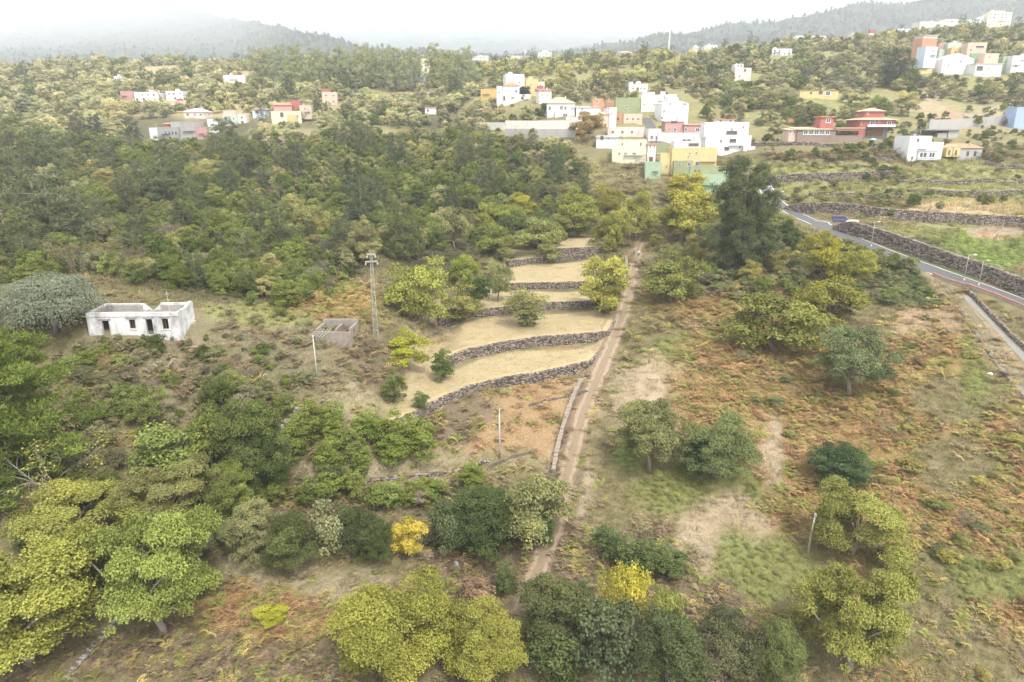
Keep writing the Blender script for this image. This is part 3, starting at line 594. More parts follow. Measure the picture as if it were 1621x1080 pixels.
        if wins == 'auto':
            nr = max(1, int(round(hh / 3.0))); ncl = max(1, int(w / 3.6))
            for r_ in range(nr):
                for c in range(ncl):
                    if rb.random() < 0.15: continue
                    wx = a + w * (c + .5) / ncl + rb.uniform(-.3, .3); wz = z0 + hh * (r_ + .55) / nr; ws = rb.choice((1.0, 1.2, 1.5))
                    if w > 2 and hh > 1.6: opening(root, wx, y0 - .02, wz, min(ws, w * .6), min(1.3, hh * .6), 0, rb.choice('wwb'))
            if dp > 5 and hh > 2: opening(root, a - .02, y0 + dp * .4, z0 + hh * .55, 1.1, 1.2, -math.pi / 2); opening(root, b + .02, y0 + dp * .5, z0 + hh * .55, 1.1, 1.2, math.pi / 2)
        else:
            for q in wins:
                kd = q[4] if len(q) > 4 else 'w'; wx = ((q[0] + q[1]) / 2 - pxc) * k / cyw; wz = (m0[3] - (q[2] + q[3]) / 2) * k
                opening(root, wx, y0 - .02, wz, (q[1] - q[0]) * k, (q[3] - q[2]) * k, 0, kd)
    OCC.append((min(b[0] for b in blocks) - 3, min(b[2] for b in blocks) - 2, max(b[1] for b in blocks) + 3, foot - 2, g[1]))
    return root, g, k
def rowwin(x0, x1, n, y0, y1, w, kd='w'): return [(x - w / 2, x + w / 2, y0, y1, kd) for x in np.linspace(x0, x1, n)]
NW = {'win': []}
house('white_house', 'small white house with a stair tower left, above the green wall', [(1000,1025,134,146,'white',{'win': [(1000,1003,139,142),(1007,1011,139,146,'d'),(1013,1015.5,139,142),(1018,1022,140,142)], 'tank': True}),(996,1001,131,147,'white',dict(dp=4, tank=False, **NW))], 6)
house('green_house', 'tall plain olive green house wall with one pale window', [(974,1013,156,180,'olive',{'win': [(989,994,168,172)], 'tank': False})], -4)
house('orange_house', 'low pink orange house below the tall olive green wall', [(987,1016,181,195,'peach',{'win': rowwin(993,1010,3,187,191,4), 'tank': False}),(975,987,180,194,'orange',{'win': [(977,980,187,191,'b')], 'dy': .6, 'tank': False})], -4)
house('cream_house', 'cream cube house beside the sloping village street', [(1014,1041,152,177,'palecream',{'win': [(1018,1020,165,168),(1034,1036,165,168)]}),(1020,1032,148,153,'palecream',dict(dy=3, dp=4, tank=False, **NW))], 5)
house('gabled_house', 'large white gabled house above the rose coloured house', [(1046,1089,160,195,'white',{'roof': 'gable', 'rh': 1.6, 'eave': .15, 'rm': paint(PAL['greywhite'], 'greywhite'), 'win': [(1057,1060,165,168),(1079,1085,165,168),(1048,1051,175,180),(1046,1048,186,192,'b')]}),(1061,1078,156,164,'greywhite',dict(dy=5, dp=5, tank=False, **NW))], 8)
house('grey_house', 'low grey flat roofed house above the large white gabled house', [(1042,1071,150,160,'greywhite',{'win': [(1050,1053,153,156)]}),(1071,1104,158,168,'grey',{'dy': 1.5, 'win': [], 'tank': False})], 3)
house('rose_house', 'rose red two part house between white houses', [(1052,1082,190,211,'rose',{'roof': 'shed', 'rh': .9, 'rm': paint((.62, .50, .46), 'roseroof'), 'win': [(1061,1071,192,196,'b'),(1057,1060,203,208),(1066,1071,203,208)]}),(1082,1114,197,211,'rose',{'roof': 'slab', 'rm': paint((.6, .42, .38), 'roseslab'), 'dy': -.8, 'win': [(1082,1087,203,208),(1100,1107,203,209)]})], 3)
house('long_white_house', 'long plain white terrace block in front of the rose red house', [(1040,1114,211,229,'greywhite',{'win': [(1078,1095,221,224,'w')], 'dp': 8, 'tank': False}),(1026,1046,205,228,'white',{'dy': .8, 'win': [(1029,1034,215,221),(1037,1040,216,221)], 'dp': 6})], 2)
house('white_villa', 'tall stepped white house with wide terrace windows, right of the yellow house', [(1116,1186,216,245,'white',{'win': [(1138,1142,222,227),(1153,1163,221,227,'b'),(1146,1153,233,239,'b'),(1168,1171,232,236)], 'dp': 11, 'tank': False}),(1114,1182,196,217,'white',{'dy': 1.5, 'win': [(1148,1165,209,215,'b'),(1154,1158,205,208),(1172,1175,202,205)], 'dp': 9}),(1132,1160,191,197,'white',{'dy': 2.5, 'dp': 6, 'roof': 'slab', 'rm': tile_m, 'win': [(1137,1140,192.5,195.5),(1152,1155,192.5,195.5)]}),(1174,1192,232,246,'greywhite',{'dy': -1, 'dp': 5, 'win': [(1180,1182,237,240)], 'tank': False})], -5)
house('long_pink_house', 'long low pale pink house above the pale yellow house', [(962,1019,202,217,'palepink',{'win': rowwin(970,1000,3,208,211,3,'b'), 'dp': 6, 'tank': False})], -3)
house('white_cottage', 'small white house with dark doorway left of the pale yellow house', [(944,976,215,235,'white',{'roof': 'shed', 'rh': .9, 'rm': paint(PAL['grey'], 'grey'), 'win': [(950,955,216,222,'b'),(961,964,218,221)]})], -14)
house('pale_yellow_house', 'pale yellow two storey house with a row of small windows', [(969,1022,233,259,'paleyellow',{'win': [(978,982,242,246),(987,992,242,246),(1000,1006,242,246)], 'tank': False, 'found': 4}),(976,1022,223,234,'paleyellow',{'dy': 2.0, 'dp': 6, 'win': [(983,985,228,232,'b'),(1012,1014,227,233,'b')], 'tank': False})], -7)
house('white_tower_house', 'narrow white tower house with a yellow doorway', [(1024,1037,229,259,'white',{'dp': 5, 'roof': 'slab', 'rm': tile_m, 'eave': .35, 'win': [(1027,1029,231,236),(1033,1035,231,236),(1027,1033,249,257,'d')]})], -3)
house('green_annex', 'green and white annex behind the narrow white tower house', [(1037,1066,228,244,'olive',{'win': [], 'dp': 5, 'tank': False}),(1040,1060,243,258,'white',{'dy': -.8, 'dp': 4, 'win': [(1042,1048,245,248,'b'),(1052,1056,245,248,'b')], 'tank': False})], 0)
house('yellow_house', 'big yellow house with an olive green porch block', [(1062,1132,236,276,'yellow',{'win': [(1088,1091,242.5,246),(1098,1101.5,242,246),(1086,1089,248,251),(1099,1105,256,265,'w')], 'dp': 12, 'tank': False}),(1045,1062,244,276,'yellow',{'dy': .8, 'win': [(1054,1057,262,265),(1037,1039,255,258)][:1], 'tank': False}),(1065,1094,255,276,'olive',{'dy': -1.6, 'dp': 1.6, 'win': [(1072,1076,256,260),(1086,1091,257,264)], 'tank': False}),(1067,1108,226,237,'palecream',{'dy': 3, 'dp': 7, 'win': [(1089,1105,229,234,'b')], 'tank': False})], -3)
house('green_block', 'pale green block house on a grey base, left of the yellow house', [(1021,1045,258,284,'palegreen',{'win': [(1036.5,1038,256,258)][:0], 'dp': 7, 'tank': False, 'found': .5}),(1025,1040,284,302,'concrete',{'dy': .4, 'dp': 5, 'win': [(1028,1033,288,293,'b')], 'tank': False, 'found': 4})], -6)
deck, dg, dk = house('green_terrace', 'light green terrace retaining block below the yellow house', [(1088,1168,277,309,'palegreen',{'win': [], 'dp': 8, 'tank': False, 'found': 5}),(1094,1151,265,277.5,'olive',{'dy': 4, 'dp': 2, 'win': rowwin(1102,1108,2,271,275,3,'d'), 'tank': False})], -3)
house('orange_turret_house', 'white house with an orange turret behind the bare brown tree', [(912,951,168,182,'white',{'dy': 0, 'win': [(920,923,172,175)], 'roof': 'shed', 'rh': .8, 'rm': paint(PAL['cream'], 'cream')}),(939,956,157,178,'orange',{'dy': 1.5, 'dp': 5, 'win': [(943.5,947.5,160,164)]})], 4)
house('peach_house', 'tall narrow peach and white house right of the bare brown tree', [(964,975,172,203,'white',{'dp': 8, 'win': [(966,968,180,184)], 'tank': False}),(955,964,178,203,'peach',{'dy': .6, 'win': [(957,960,196,202,'d')], 'roof': 'shed', 'rh': 1.2})], 12)
house('red_post_house', 'small brick red house front beside the olive green wall', [(960,974,159,172,'orange',{'win': [(963,966,163,166)], 'dp': 4, 'tank': True})], 0)
# second cluster
house('red_roof_house', 'white house with a bright orange tile roof beside a mustard block', [(797,822,132,165,'white',{'roof': 'hip', 'rh': 1.9, 'rm': tile_m, 'win': [(797,800,153,160,'d'),(809,814,154,157),(815,819,144,148)]}),(787,798,138,164,'white',{'dy': 1, 'win': [(789,792,146,149)], 'tank': False}),(822,840,150,165,'white',{'dy': .5, 'win': [(825,829,154,158,'b'),(834,837,157,163,'d')], 'tank': False})], 5)
house('white_block', 'plain white block house rising behind the orange tile roof', [(801,830,119,142,'white',{'win': [(821,824,130,133)], 'tank': False}),(806,812,116,120,'white',dict(dy=2, dp=3, tank=False, **NW))], 12)
house('mustard_house', 'plain mustard yellow block house with no windows', [(761,791,142,157,'mustard',{'win': [], 'tank': False})], -10)
house('cream_tower_house', 'cream and dark red stepped house behind the small dark round tree', [(833,852,127,153,'yellow',{'win': [(839,842,134,137),(846,848,143,146)]}),(851,862,131,158,'cream',{'dy': .7, 'win': [(854,857,135,138)]}),(850,860,137,150,'red',{'dy': -.6, 'dp': 3, 'win': [], 'tank': False})], 4)
house('red_gable_house', 'white house with a dark red roof at the right end of its cluster', [(853,873,141,163,'palecream',{'roof': 'shed', 'rh': 1.3, 'rm': paint((.40, .13, .12), 'darkredroof'), 'win': [(857,859,150,153),(865,867,150,153)]})], 14)
house('hip_roof_villa', 'pale villa with a tan hip roof and dormer over three storeys', [(866,910,155,184,'greywhite',{'roof': 'hip', 'rh': 2.9, 'win': [(868,872,169,176),(886,891,168,175),(893,897,169,175),(904,907,171,174)]}),(878,909,176,198,'white',{'dy': -1.2, 'win': [(890,898,180,185),(905,908,183,186),(883,886,193,196),(890,894,191,196)], 'tank': False})], 6)
house('pale_pink_house', 'pale pink house left of the bare brown tree', [(896,921,186,206,'palepink',{'win': [(910,914,194,199,'b'),(901,904,190,193)], 'tank': False})], 0)
def bigwall(name, label, pts, h1, m1, m2, split, t=0.4):
    p = np.array([ground(*q) for q in pts]); o = p[0]; r = empty(name, o); tag(r, label, 'wall'); z = p[:, 2]
    for i in range(len(p) - 1):
        a, b = p[i] - o, p[i + 1] - o; d = (b - a)[:2] / np.linalg.norm((b - a)[:2]); n = np.array((-d[1], d[0])) * t
        for nm, z0, z1, m in (('base_panel', -3, h1[0] * split, m2), ('upper_panel', h1[0] * split, h1[0], m1)):
            for k in range(int(max(1, np.linalg.norm(b - a) / 6))):
                kk = int(max(1, np.linalg.norm(b - a) / 6)); u = a + (b - a) * k / kk; v = a + (b - a) * ((k + 1) / kk) ; v = v - np.append(d * 0.04, 0)
                MB().hexa([(u[0], u[1], u[2] + z0), (v[0], v[1], v[2] + z0), (v[0] + n[0], v[1] + n[1], v[2] + z0), (u[0] + n[0], u[1] + n[1], u[2] + z0), (u[0], u[1], u[2] + z1), (v[0], v[1], v[2] + z1), (v[0] + n[0], v[1] + n[1], v[2] + z1), (u[0] + n[0], u[1] + n[1], u[2] + z1)]).build(nm, m, r)
    OCC.append((min(q[0] for q in pts), min(q[1] for q in pts) - 26, max(q[0] for q in pts), max(q[1] for q in pts) - 3, p[:, 1].min()))
bigwall('garden_wall', 'long cream wall on a grey concrete base below the hip roof villa', [(800,218),(850,219),(911,219)], (7.3,), paint(PAL['palecream'], 'palecream'), paint(PAL['concrete'], 'concrete'), .52)
bigwall('garden_wall', 'low cream wall at the left end of the long cream wall', [(741,205),(798,206)], (3.4,), paint(PAL['palecream'], 'palecream'), paint(PAL['palecream'], 'palecream'), .5)
bigwall('concrete_wall', 'long grey concrete wall climbing towards the blue house on the right', [(1470,206),(1520,204),(1560,201),(1606,197)], (4.2,), paint(PAL['concrete'], 'concrete'), paint(PAL['concrete'], 'concrete'), .6)
# red villa and restaurant
house('red_villa', 'red villa with wide tan eaves and a turret on its roof', [(1360,1417,184,201,'red',{'roof': 'hip', 'rh': 1.6, 'eave': 1.0, 'win': [(1376,1384,192,198),(1389,1392,192,195),(1404,1411,192,198),(1361.5,1363,193,198)], 'found': .1}),(1372,1403,172,185,'red',{'dy': 2.5, 'dp': 6, 'roof': 'hip', 'rh': 1.3, 'eave': .7, 'win': [(1375,1378,178,182)]}),(1360,1371,201,217,'red',{'dy': .3, 'dp': 5, 'win': []}),(1371,1412,201,217,'darkgrey',{'dy': 2.2, 'dp': 3, 'win': [(1376,1404,204,215,'d')], 'tank': False}),(1371,1416,197.5,201,'white',{'dy': -1.1, 'dp': 1.1, 'win': [], 'tank': False, 'found': 0})], 3, Y=280)
house('restaurant', 'long red brown restaurant building with five white framed windows', [(1260,1322,202,226,'brown',{'win': rowwin(1273,1308,5,207,214,7.5), 'roof': 'shed', 'rh': 1.0, 'eave': .6, 'dp': 8}),(1248,1260,204,222,'peach',{'dy': .8, 'dp': 6, 'roof': 'shed', 'rh': .7, 'win': rowwin(1250,1257,2,208,213,3)}),(1322,1366,203,208,'orange',{'dy': .4, 'dp': 6, 'win': [], 'roof': 'slab', 'found': .05}),(1322,1366,215,224,'brown',{'dy': .4, 'dp': 6, 'win': [], 'tank': False}),(1301,1322,186,203,'red',{'dy': 3, 'dp': 5, 'win': [(1309,1317,189,196)], 'roof': 'slab', 'rm': tile_m, 'found': 2})], 2, cat='restaurant')
house('orange_hut', 'small orange hut above the left end of the long restaurant', [(1248,1256,187,198,'orange',{'win': [], 'dp': 3, 'tank': False})], 0, cat='hut')
house('yellow_cottage', 'small yellow cottage beside the white house with a garage', [(1417,1436,221,238,'yellow',{'win': [(1424,1427,223,226,'b'),(1431,1434,229,236,'d')], 'tank': False})], -6)
house('white_garage_house', 'white stepped house with a wide garage front and a small chimney', [(1434,1470,217,255,'white',{'win': [(1446,1449,221,226,'b'),(1441,1444,248,252,'b')], 'dp': 9, 'tank': True}),(1470,1492,226,255,'white',{'dy': .3, 'dp': 8, 'win': [(1472,1477,248,251,'b')], 'tank': False}),(1450,1480,240,251,'greywhite',{'dy': -.7, 'dp': .9, 'win': [(1451,1465,242,250,'w'),(1467,1478,242,250,'w')], 'roof': 'slab', 'rm': paint(PAL['grey'], 'grey'), 'eave': .1})], 5)
house('barn', 'ochre gabled barn with a clay tile roof and grey walls', [(1514,1553,229,253,'concrete',{'roof': 'shed', 'rh': 1.4, 'rm': tile_m, 'win': [(1528,1532,240,248,'b'),(1540,1544,240,248,'b')], 'dp': 7}),(1504,1515,230,246,'yellow',{'dy': -.5, 'roof': 'gable', 'rh': 1.0, 'eave': .1, 'win': [(1507,1510,238,246,'d')], 'dp': 6}),(1494,1504,231,246,'yellow',{'dy': -.2, 'roof': 'gable', 'rh': .9, 'eave': .1, 'win': [(1497,1500,238,246,'d')], 'dp': 6})], 4, cat='barn')
house('blue_house', 'plain light blue house cut by the right edge of the picture', [(1606,1650,171,204,'blue',{'win': [], 'tank': False})], -8)
house('open_shed', 'flat roofed grey shed with a dark open front below the concrete wall', [(1500,1516,206,219,'concrete',{'win': [], 'tank': False, 'dp': 6}),(1461,1516,205,207.5,'grey',{'dy': -.6, 'dp': 7, 'roof': 'slab', 'eave': .2, 'rm': paint(PAL['grey'], 'grey'), 'win': [], 'found': 0}),(1466,1500,207,219,'darkgrey',{'dy': 4, 'dp': 1, 'win': [], 'tank': False}),(1484,1499,211,219,'concrete',{'dy': .3, 'dp': 3, 'win': [], 'tank': False})], 0, cat='shed')
# upper right cluster
house('pink_roof_house', 'tall orange house with a pink roof slab at the left of the upper right cluster', [(1453,1479,64,101,'orange',{'win': [(1457,1460,80,84)], 'tank': False}),(1455,1480,59,66,'palepink',{'dy': .6, 'roof': 'slab', 'rm': paint(PAL['palepink'], 'palepink'), 'win': []})], 12)
house('pale_blue_house', 'pale blue house in front of the tall orange house', [(1460,1482,76,101,'paleblue',{'win': [(1473,1476,81,84)], 'tank': False})], 14, Y=425)
house('rose_row_house', 'rose red row house right of the pale blue house', [(1482,1504,72,95,'rose',{'win': rowwin(1486,1500,3,74,78,2.5)}),(1482,1503,80,96,'mint',{'dy': -1.5, 'dp': 1.5, 'win': [], 'tank': False})], 5)
house('yellow_row_house', 'yellow house between the rose and the orange house, upper right', [(1503,1528,77,98,'yellow',{'win': [(1508,1511,82,86),(1518,1521,82,86)]}),(1502,1524,69,78,'mint',{'dy': 4, 'win': []})], 0)
house('cream_orange_house', 'cream and orange house above the green wall, upper right', [(1528,1556,70,102,'peach',{'win': [(1540,1552,75,78,'b'),(1532,1535,79,83)]}),(1534,1557,86,102,'green',{'dy': -.8, 'dp': .8, 'win': [], 'tank': False})], -6)
house('broad_white_house', 'broad white house with a gable, front of the upper right cluster', [(1488,1539,87,118,'white',{'roof': 'gable', 'rh': 3.2, 'eave': .1, 'rm': paint(PAL['greywhite'], 'greywhite'), 'win': [(1490,1492,103,106),(1497,1500,103,106),(1516,1519,97,101)]})], 4)
house('white_bungalow', 'white bungalow with one wide dark window, upper right', [(1541,1584,102,122,'white',{'roof': 'slab', 'rm': paint((.62, .40, .32), 'pinktile'), 'eave': .3, 'win': [(1543,1553,106,113,'b'),(1561,1564,108,111)]}),(1562,1585,86,103,'peach',{'dy': 5, 'win': [(1568,1571,90,93)]})], 3)
house('green_tall_house', 'narrow tall pale green house at the right of the white bungalow', [(1584,1600,91,116,'palegreen',{'win': [], 'tank': False})], 0)
house('far_right_house', 'white house cut by the right picture edge in the upper cluster', [(1600,1640,90,117,'white',{'win': [(1612,1617,96,99),(1605,1608,104,107)]})], -5)
house('small_yellow_house', 'small yellow house under the pale blue house, upper right', [(1456,1476,102,117,'yellow',{'win': [(1462,1465,106,109),(1470,1473,106,109)]})], 8)
house('hilltop_block', 'long pale hilltop house block at the top right', [(1453,1498,18,36,'palecream',{'win': [(1456,1460,25,32,'b'),(1480,1486,22,30,'b')]}),(1495,1516,14,36,'palecream',{'dy': 1})], 4)
house('hilltop_white_row', 'low white hilltop row left of the long pale block', [(1420,1456,31,43,'white',{})], 0)
house('hilltop_tower_house', 'white hilltop house with a small tower, right of the long pale block', [(1532,1558,18,33,'white',{}),(1550,1557,12,20,'white',dict(dy=2, dp=4, **NW))], 8)
house('hilltop_beige_house', 'beige hilltop house near the top right corner', [(1562,1597,20,45,'cream',{}),(1568,1590,17,24,'palepink',{'dy': 4, 'win': []})], -4)
# middle slope
house('pink_white_house', 'white house with a pale pink roof terrace alone on the slope', [(1162,1188,109,131,'palepink',{'win': [(1176,1179,111,115,'b'),(1168,1171,120,123)]}),(1163,1176,103,111,'white',{'dy': 1.5, 'dp': 5, 'win': [(1166,1169,105,107,'b'),(1171,1174,105,107,'b')]})], 4)
house('yellow_bungalow', 'long low yellow house half hidden by trees on the right slope', [(1265,1327,141,156,'yellow',{'roof': 'shed', 'rh': .8, 'win': [(1281,1284,146,150,'b'),(1295,1301,145,150,'b'),(1306,1314,145,152)]})], 3)
house('flat_white_house', 'flat white house alone among trees under the ridge', [(1222,1253,78,88,'white',{})], 0)
house('ridge_house', 'white house right of a dark conifer on the skyline', [(1255,1273,42,57,'white',{})], 4)
house('ridge_house', 'white house between two conifers on the right skyline', [(1283,1306,36,48,'white',{})], -3)
house('ridge_house', 'cream house left of a dark conifer on the skyline', [(1224,1249,46,57,'cream',{'roof': 'hip', 'rh': 2.5})], 0)
house('ridge_house', 'row of two white houses under the bare ridge near the white mast', [(1098,1117,62,71,'palecream',{}),(1118,1135,60,71,'white',{'dy': 1})], 0)
house('ridge_house', 'pale pink house on the right skyline', [(1347,1370,39,50,'palepink',{})], 0)
house('ridge_house', 'white house with a red upper storey on the right skyline', [(1375,1390,44,52,'white',{}),(1377,1387,38,45,'red',{'dy': 1.5, 'dp': 4, 'win': []})], 0)
# left
house('grey_farm', 'grey concrete house with a blank tall wall among trees on the left', [(250,285,202,222,'grey',{'win': rowwin(264,281,4,209,214,2.5,'b'), 'dp': 8}),(235,251,203,222,'white',{'dy': .5, 'dp': 7, 'win': []}),(271,310,194,222,'concrete',{'dy': 1.5, 'dp': 8, 'win': [], 'tank': False}),(252,262,195,204,'red',{'dy': 4, 'dp': 4, 'win': [], 'roof': 'hip', 'rm': tile_m, 'rh': .8})], -8)
house('red_block', 'small brick red block house right of the tall grey wall', [(311,329,202,221,'rose',{'win': [], 'tank': False}),(327,336,190,215,'white',{'dy': 3, 'win': []})], -4)
house('mint_house', 'pale mint house with an orange top storey among left trees', [(353,376,184,199,'mint',{}),(355,374,176,185,'peach',{'dy': 1, 'win': []}),(376,389,182,198,'palecream',{'dy': 1.5})], 4)
house('small_blue_house', 'small light blue house left of a dark conifer', [(400,421,171,187,'paleblue',{'win': [(405,410,176,180,'b')], 'roof': 'gable', 'rh': 1.2})], -6)
house('cream_farm', 'cream house with yellow porch and red roofs on the left slope', [(431,477,177,194,'paleyellow',{'win': [(445,450,179,186,'b'),(470,473,183,187)]}),(456,470,182,193,'yellow',{'dy': -.8, 'dp': 1, 'win': []}),(434,462,163,178,'rose',{'dy': 3, 'roof': 'shed', 'rh': 1.6, 'rm': tile_m, 'win': []}),(460,474,160,176,'red',{'dy': 5, 'win': []}),(474,492,168,187,'peach',{'dy': 2})], 6)
house('beige_bungalow', 'beige house with a low hip roof among left trees', [(292,325,172,187,'palepink',{'roof': 'hip', 'rh': 2.0, 'rm': paint(PAL['palecream'], 'palecream')})], -5)
house('pink_wall_house', 'pink house block at the far left of the sunlit slope', [(192,212,145,160,'rose',{'win': []})], 0)
house('white_row', 'white row house right of the pink block on the left slope', [(214,250,147,161,'white',{})], 0)
house('white_row', 'white house with a small red annex on the left slope', [(264,291,145,160,'white',{}),(281,290,157,166,'red',{'dy': -1, 'dp': 3, 'win': []})], 0)
house('far_white_house', 'low white house alone on the bright upper left slope', [(355,388,120,132,'white',{'win': []})], 4)
house('far_white_house', 'tiny white house left on the bright upper left slope', [(181,194,121,128,'white',{'win': []})], 0)
house('orange_red_house', 'orange pink house with a red roof right of a dark cypress', [(511,534,147,166,'peach',{}),(512,524,142,149,'red',{'dy': 2, 'win': []})], 8)
house('blue_roof_house', 'light blue house half hidden by trees below the pine row', [(643,669,122,133,'blue',{'win': []})], -8)
house('white_shed', 'small white shed among bushes left of the long cream wall', [(673,690,170,181,'white',{'win': [(676,679,174,177,'b')], 'roof': 'slab', 'rm': paint(PAL['rose'], 'rose')})], 0, cat='shed')
house('cream_tower', 'cream tower house between the pines on the skyline', [(667,680,95,121,'cream',{})], 0)
house('skyline_house', 'cream house on the middle skyline right of the thin mast', [(852,873,80,93,'palecream',{}),(858,868,77,83,'palecream',{'dy': 1, 'win': []})], 0)
house('skyline_house', 'cream house on the middle skyline just right of the pines', [(748,773,89,99,'palecream',{})], 0)
house('skyline_house', 'small pinkish house on the middle skyline near the thin mast', [(809,827,87,95,'palepink',{})], 0)
house('skyline_house', 'pale house on the middle skyline left of the white mast', [(977,1002,79,88,'palepink',{'roof': 'hip', 'rh': 2, 'rm': tan_tile_m})], 0)
house('greenhouse', 'low white and green greenhouse row on the slope below the pines', [(574,604,129,138,'mint',{'win': [], 'roof': 'shed', 'rh': 1})], 0, cat='greenhouse')

# ------------------------------------------------------------------ abandoned white house
def ruin_house():
    g = ground(214, 531); root = empty('ruined_house', g, R(2)); tag(root, 'abandoned white house with a broken parapet and four dark openings', 'house')
    pl = surf_mat('old_plaster', (.58, .575, .57), (.47, .46, .45), scale=0.8, rough=.9, bump=.5, grime=1.0, grime_c=(.15, .14, .135), gscale=0.55)
    ins = surf_mat('bare_masonry', (.34, .31, .29), (.24, .22, .20), scale=1.2, bump=.5, grime=.5, grime_c=(.10, .09, .085))
    W, D, H, t = 12.9, 5.4, 3.35, 0.42; x0 = -W / 2; zf = -1.6
    ops = [(.155, .235, .0, 2.2), (.455, .525, .95, 2.35), (.635, .71, .0, 2.4), (.815, .885, .85, 2.45)]
    b = MB(); xs = [x0] + [x0 + W * q for o in ops for q in o[:2]] + [x0 + W]
    for i in range(0, len(xs), 2): b.box(xs[i], xs[i + 1], 0, t, zf, H)
    for a, c, z0, z1 in ops:
        b.box(x0 + W * a, x0 + W * c, 0, t, z1, H)
        if z0 > 0 or True: b.box(x0 + W * a, x0 + W * c, 0, t, zf, z0)
    b.build('front_wall', pl, root)
    MB().box(x0 - .06, x0 + W + .06, -.08, -.003, H - .55, H - .42).build('cornice', pl, root)
    for a, c, z0, z1 in ops:
        MB().box(x0 + W * a - .3, x0 + W * c + .3, -.14, -.004, z1 + .22, z1 + .34).build('lintel', ins, root)
        if z0 > 0: MB().box(x0 + W * a - .08, x0 + W * c + .08, -.1, -.004, z0 - .09, z0).build('sill', pl, root)
    f = MB()
    for a, c, z0, z1 in (ops[1], ops[3]):
        xa, xc = x0 + W * a, x0 + W * c; f.box(xa + .002, xa + .07, .15, .22, z0, z1); f.box(xc - .07, xc - .002, .15, .22, z0, z1); f.box(xa + .07, xc - .07, .15, .22, z1 - .07, z1 - .002); f.box((xa + xc) / 2 - .03, (xa + xc) / 2 + .03, .15, .22, z0, z1 - .07)
    f.build('window_frame', frame_b, root)
    sp = MB(); sp.hexa([(x0, t, zf), (x0 + t, t, zf), (x0 + t, D - t, zf), (x0, D - t, zf), (x0, t, H), (x0 + t, t, H), (x0 + t, D - t, H + .1), (x0, D - t, H + .1)]); sp.build('left_wall', pl, root)
    e = x0 + W; r = MB(); r.box(e - t, e, t, D * .5, zf, H); r.hexa([(e - t, D * .5, zf), (e, D * .5, zf), (e, D - t, zf), (e - t, D - t, zf), (e - t, D * .5, H - .1), (e, D * .5, H - .1), (e, D - t, H + .5), (e - t, D - t, H + .5)]); r.build('right_wall', pl, root)
    k = MB(); k.box(x0, x0 + W * .44, D - t, D, zf, H + .1); k.hexa([(x0 + W * .44, D - t, zf), (x0 + W * .52, D - t, zf), (x0 + W * .52, D, zf), (x0 + W * .44, D, zf), (x0 + W * .44, D - t, H + .1), (x0 + W * .52, D - t, 2.5), (x0 + W * .52, D, 2.5), (x0 + W * .44, D, H + .1)])
    k.hexa([(x0 + W * .56, D - t, zf), (x0 + W * .64, D - t, zf), (x0 + W * .64, D, zf), (x0 + W * .56, D, zf), (x0 + W * .56, D - t, 2.45), (x0 + W * .64, D - t, H + .05), (x0 + W * .64, D, H + .05), (x0 + W * .56, D, 2.45)]); k.box(x0 + W * .64, x0 + W, D - t, D, zf, H + .2); k.build('back_wall', pl, root)
    MB().box(x0 + W * .5, x0 + W * .5 + .3, t, D - t, zf, H - .7).build('partition', ins, root)
    lin = MB(); lin.box(x0 + t, x0 + W * .44, D - t - .06, D - t - .005, 0, H - .1); lin.box(x0 + W * .64, e - t, D - t - .06, D - t - .005, 0, H - .1); lin.box(x0 + t + .004, x0 + t + .05, t, D - t - .07, 0, H - .12); lin.build('inner_face', ins, root)
    MB().box(x0 + t, e - t, t, D - t, zf, .05).build('floor', surf_mat('rubble_floor', (.16, .14, .11), (.10, .09, .07), scale=1.5, bump=.8), root)
    MB().box(x0 + t + .01, e - t - .01, t + .01, D - t - .08, H - 1.0, H - .82).build('added_roof_slab', surf_mat('added_slab_surface', (.24, .21, .19), (.17, .15, .13), scale=.8, bump=.5, grime=.6), root)  # slab added between the walls to keep daylight out of the openings
    k2 = MB().box(x0 + W * .52, x0 + W * .56, D - t, D, zf, 2.45); k2.build('back_wall', pl, root)
    st = MB()
    for i in range(9): st.box(e + .003, e + .3, .6 + i * .5, 1.1 + i * .5, zf, -.9 + i * .22)
    st.build('outer_stair', pl, root)
    MB().tube([(e - 1.0, -.06, 1.2), (e - 1.02, -.06, 4.0), (e - 1.05, -.06, 6.2)], [.05, .045, .035], 6).tube([(e - 1.35, -.06, 6.05), (e - .75, -.06, 6.1)], [.03, .03], 5).tube([(e - 1.06, -.06, 6.2), (e - 1.0, -.06, 6.45)], [.07, .05], 6).build('service_mast', surf_mat('pale_wood', (.46, .43, .38), (.36, .33, .28)), root)
    OCC.append((132, 482, 303, 524, g[1] - 2)); return g
ruin_house()
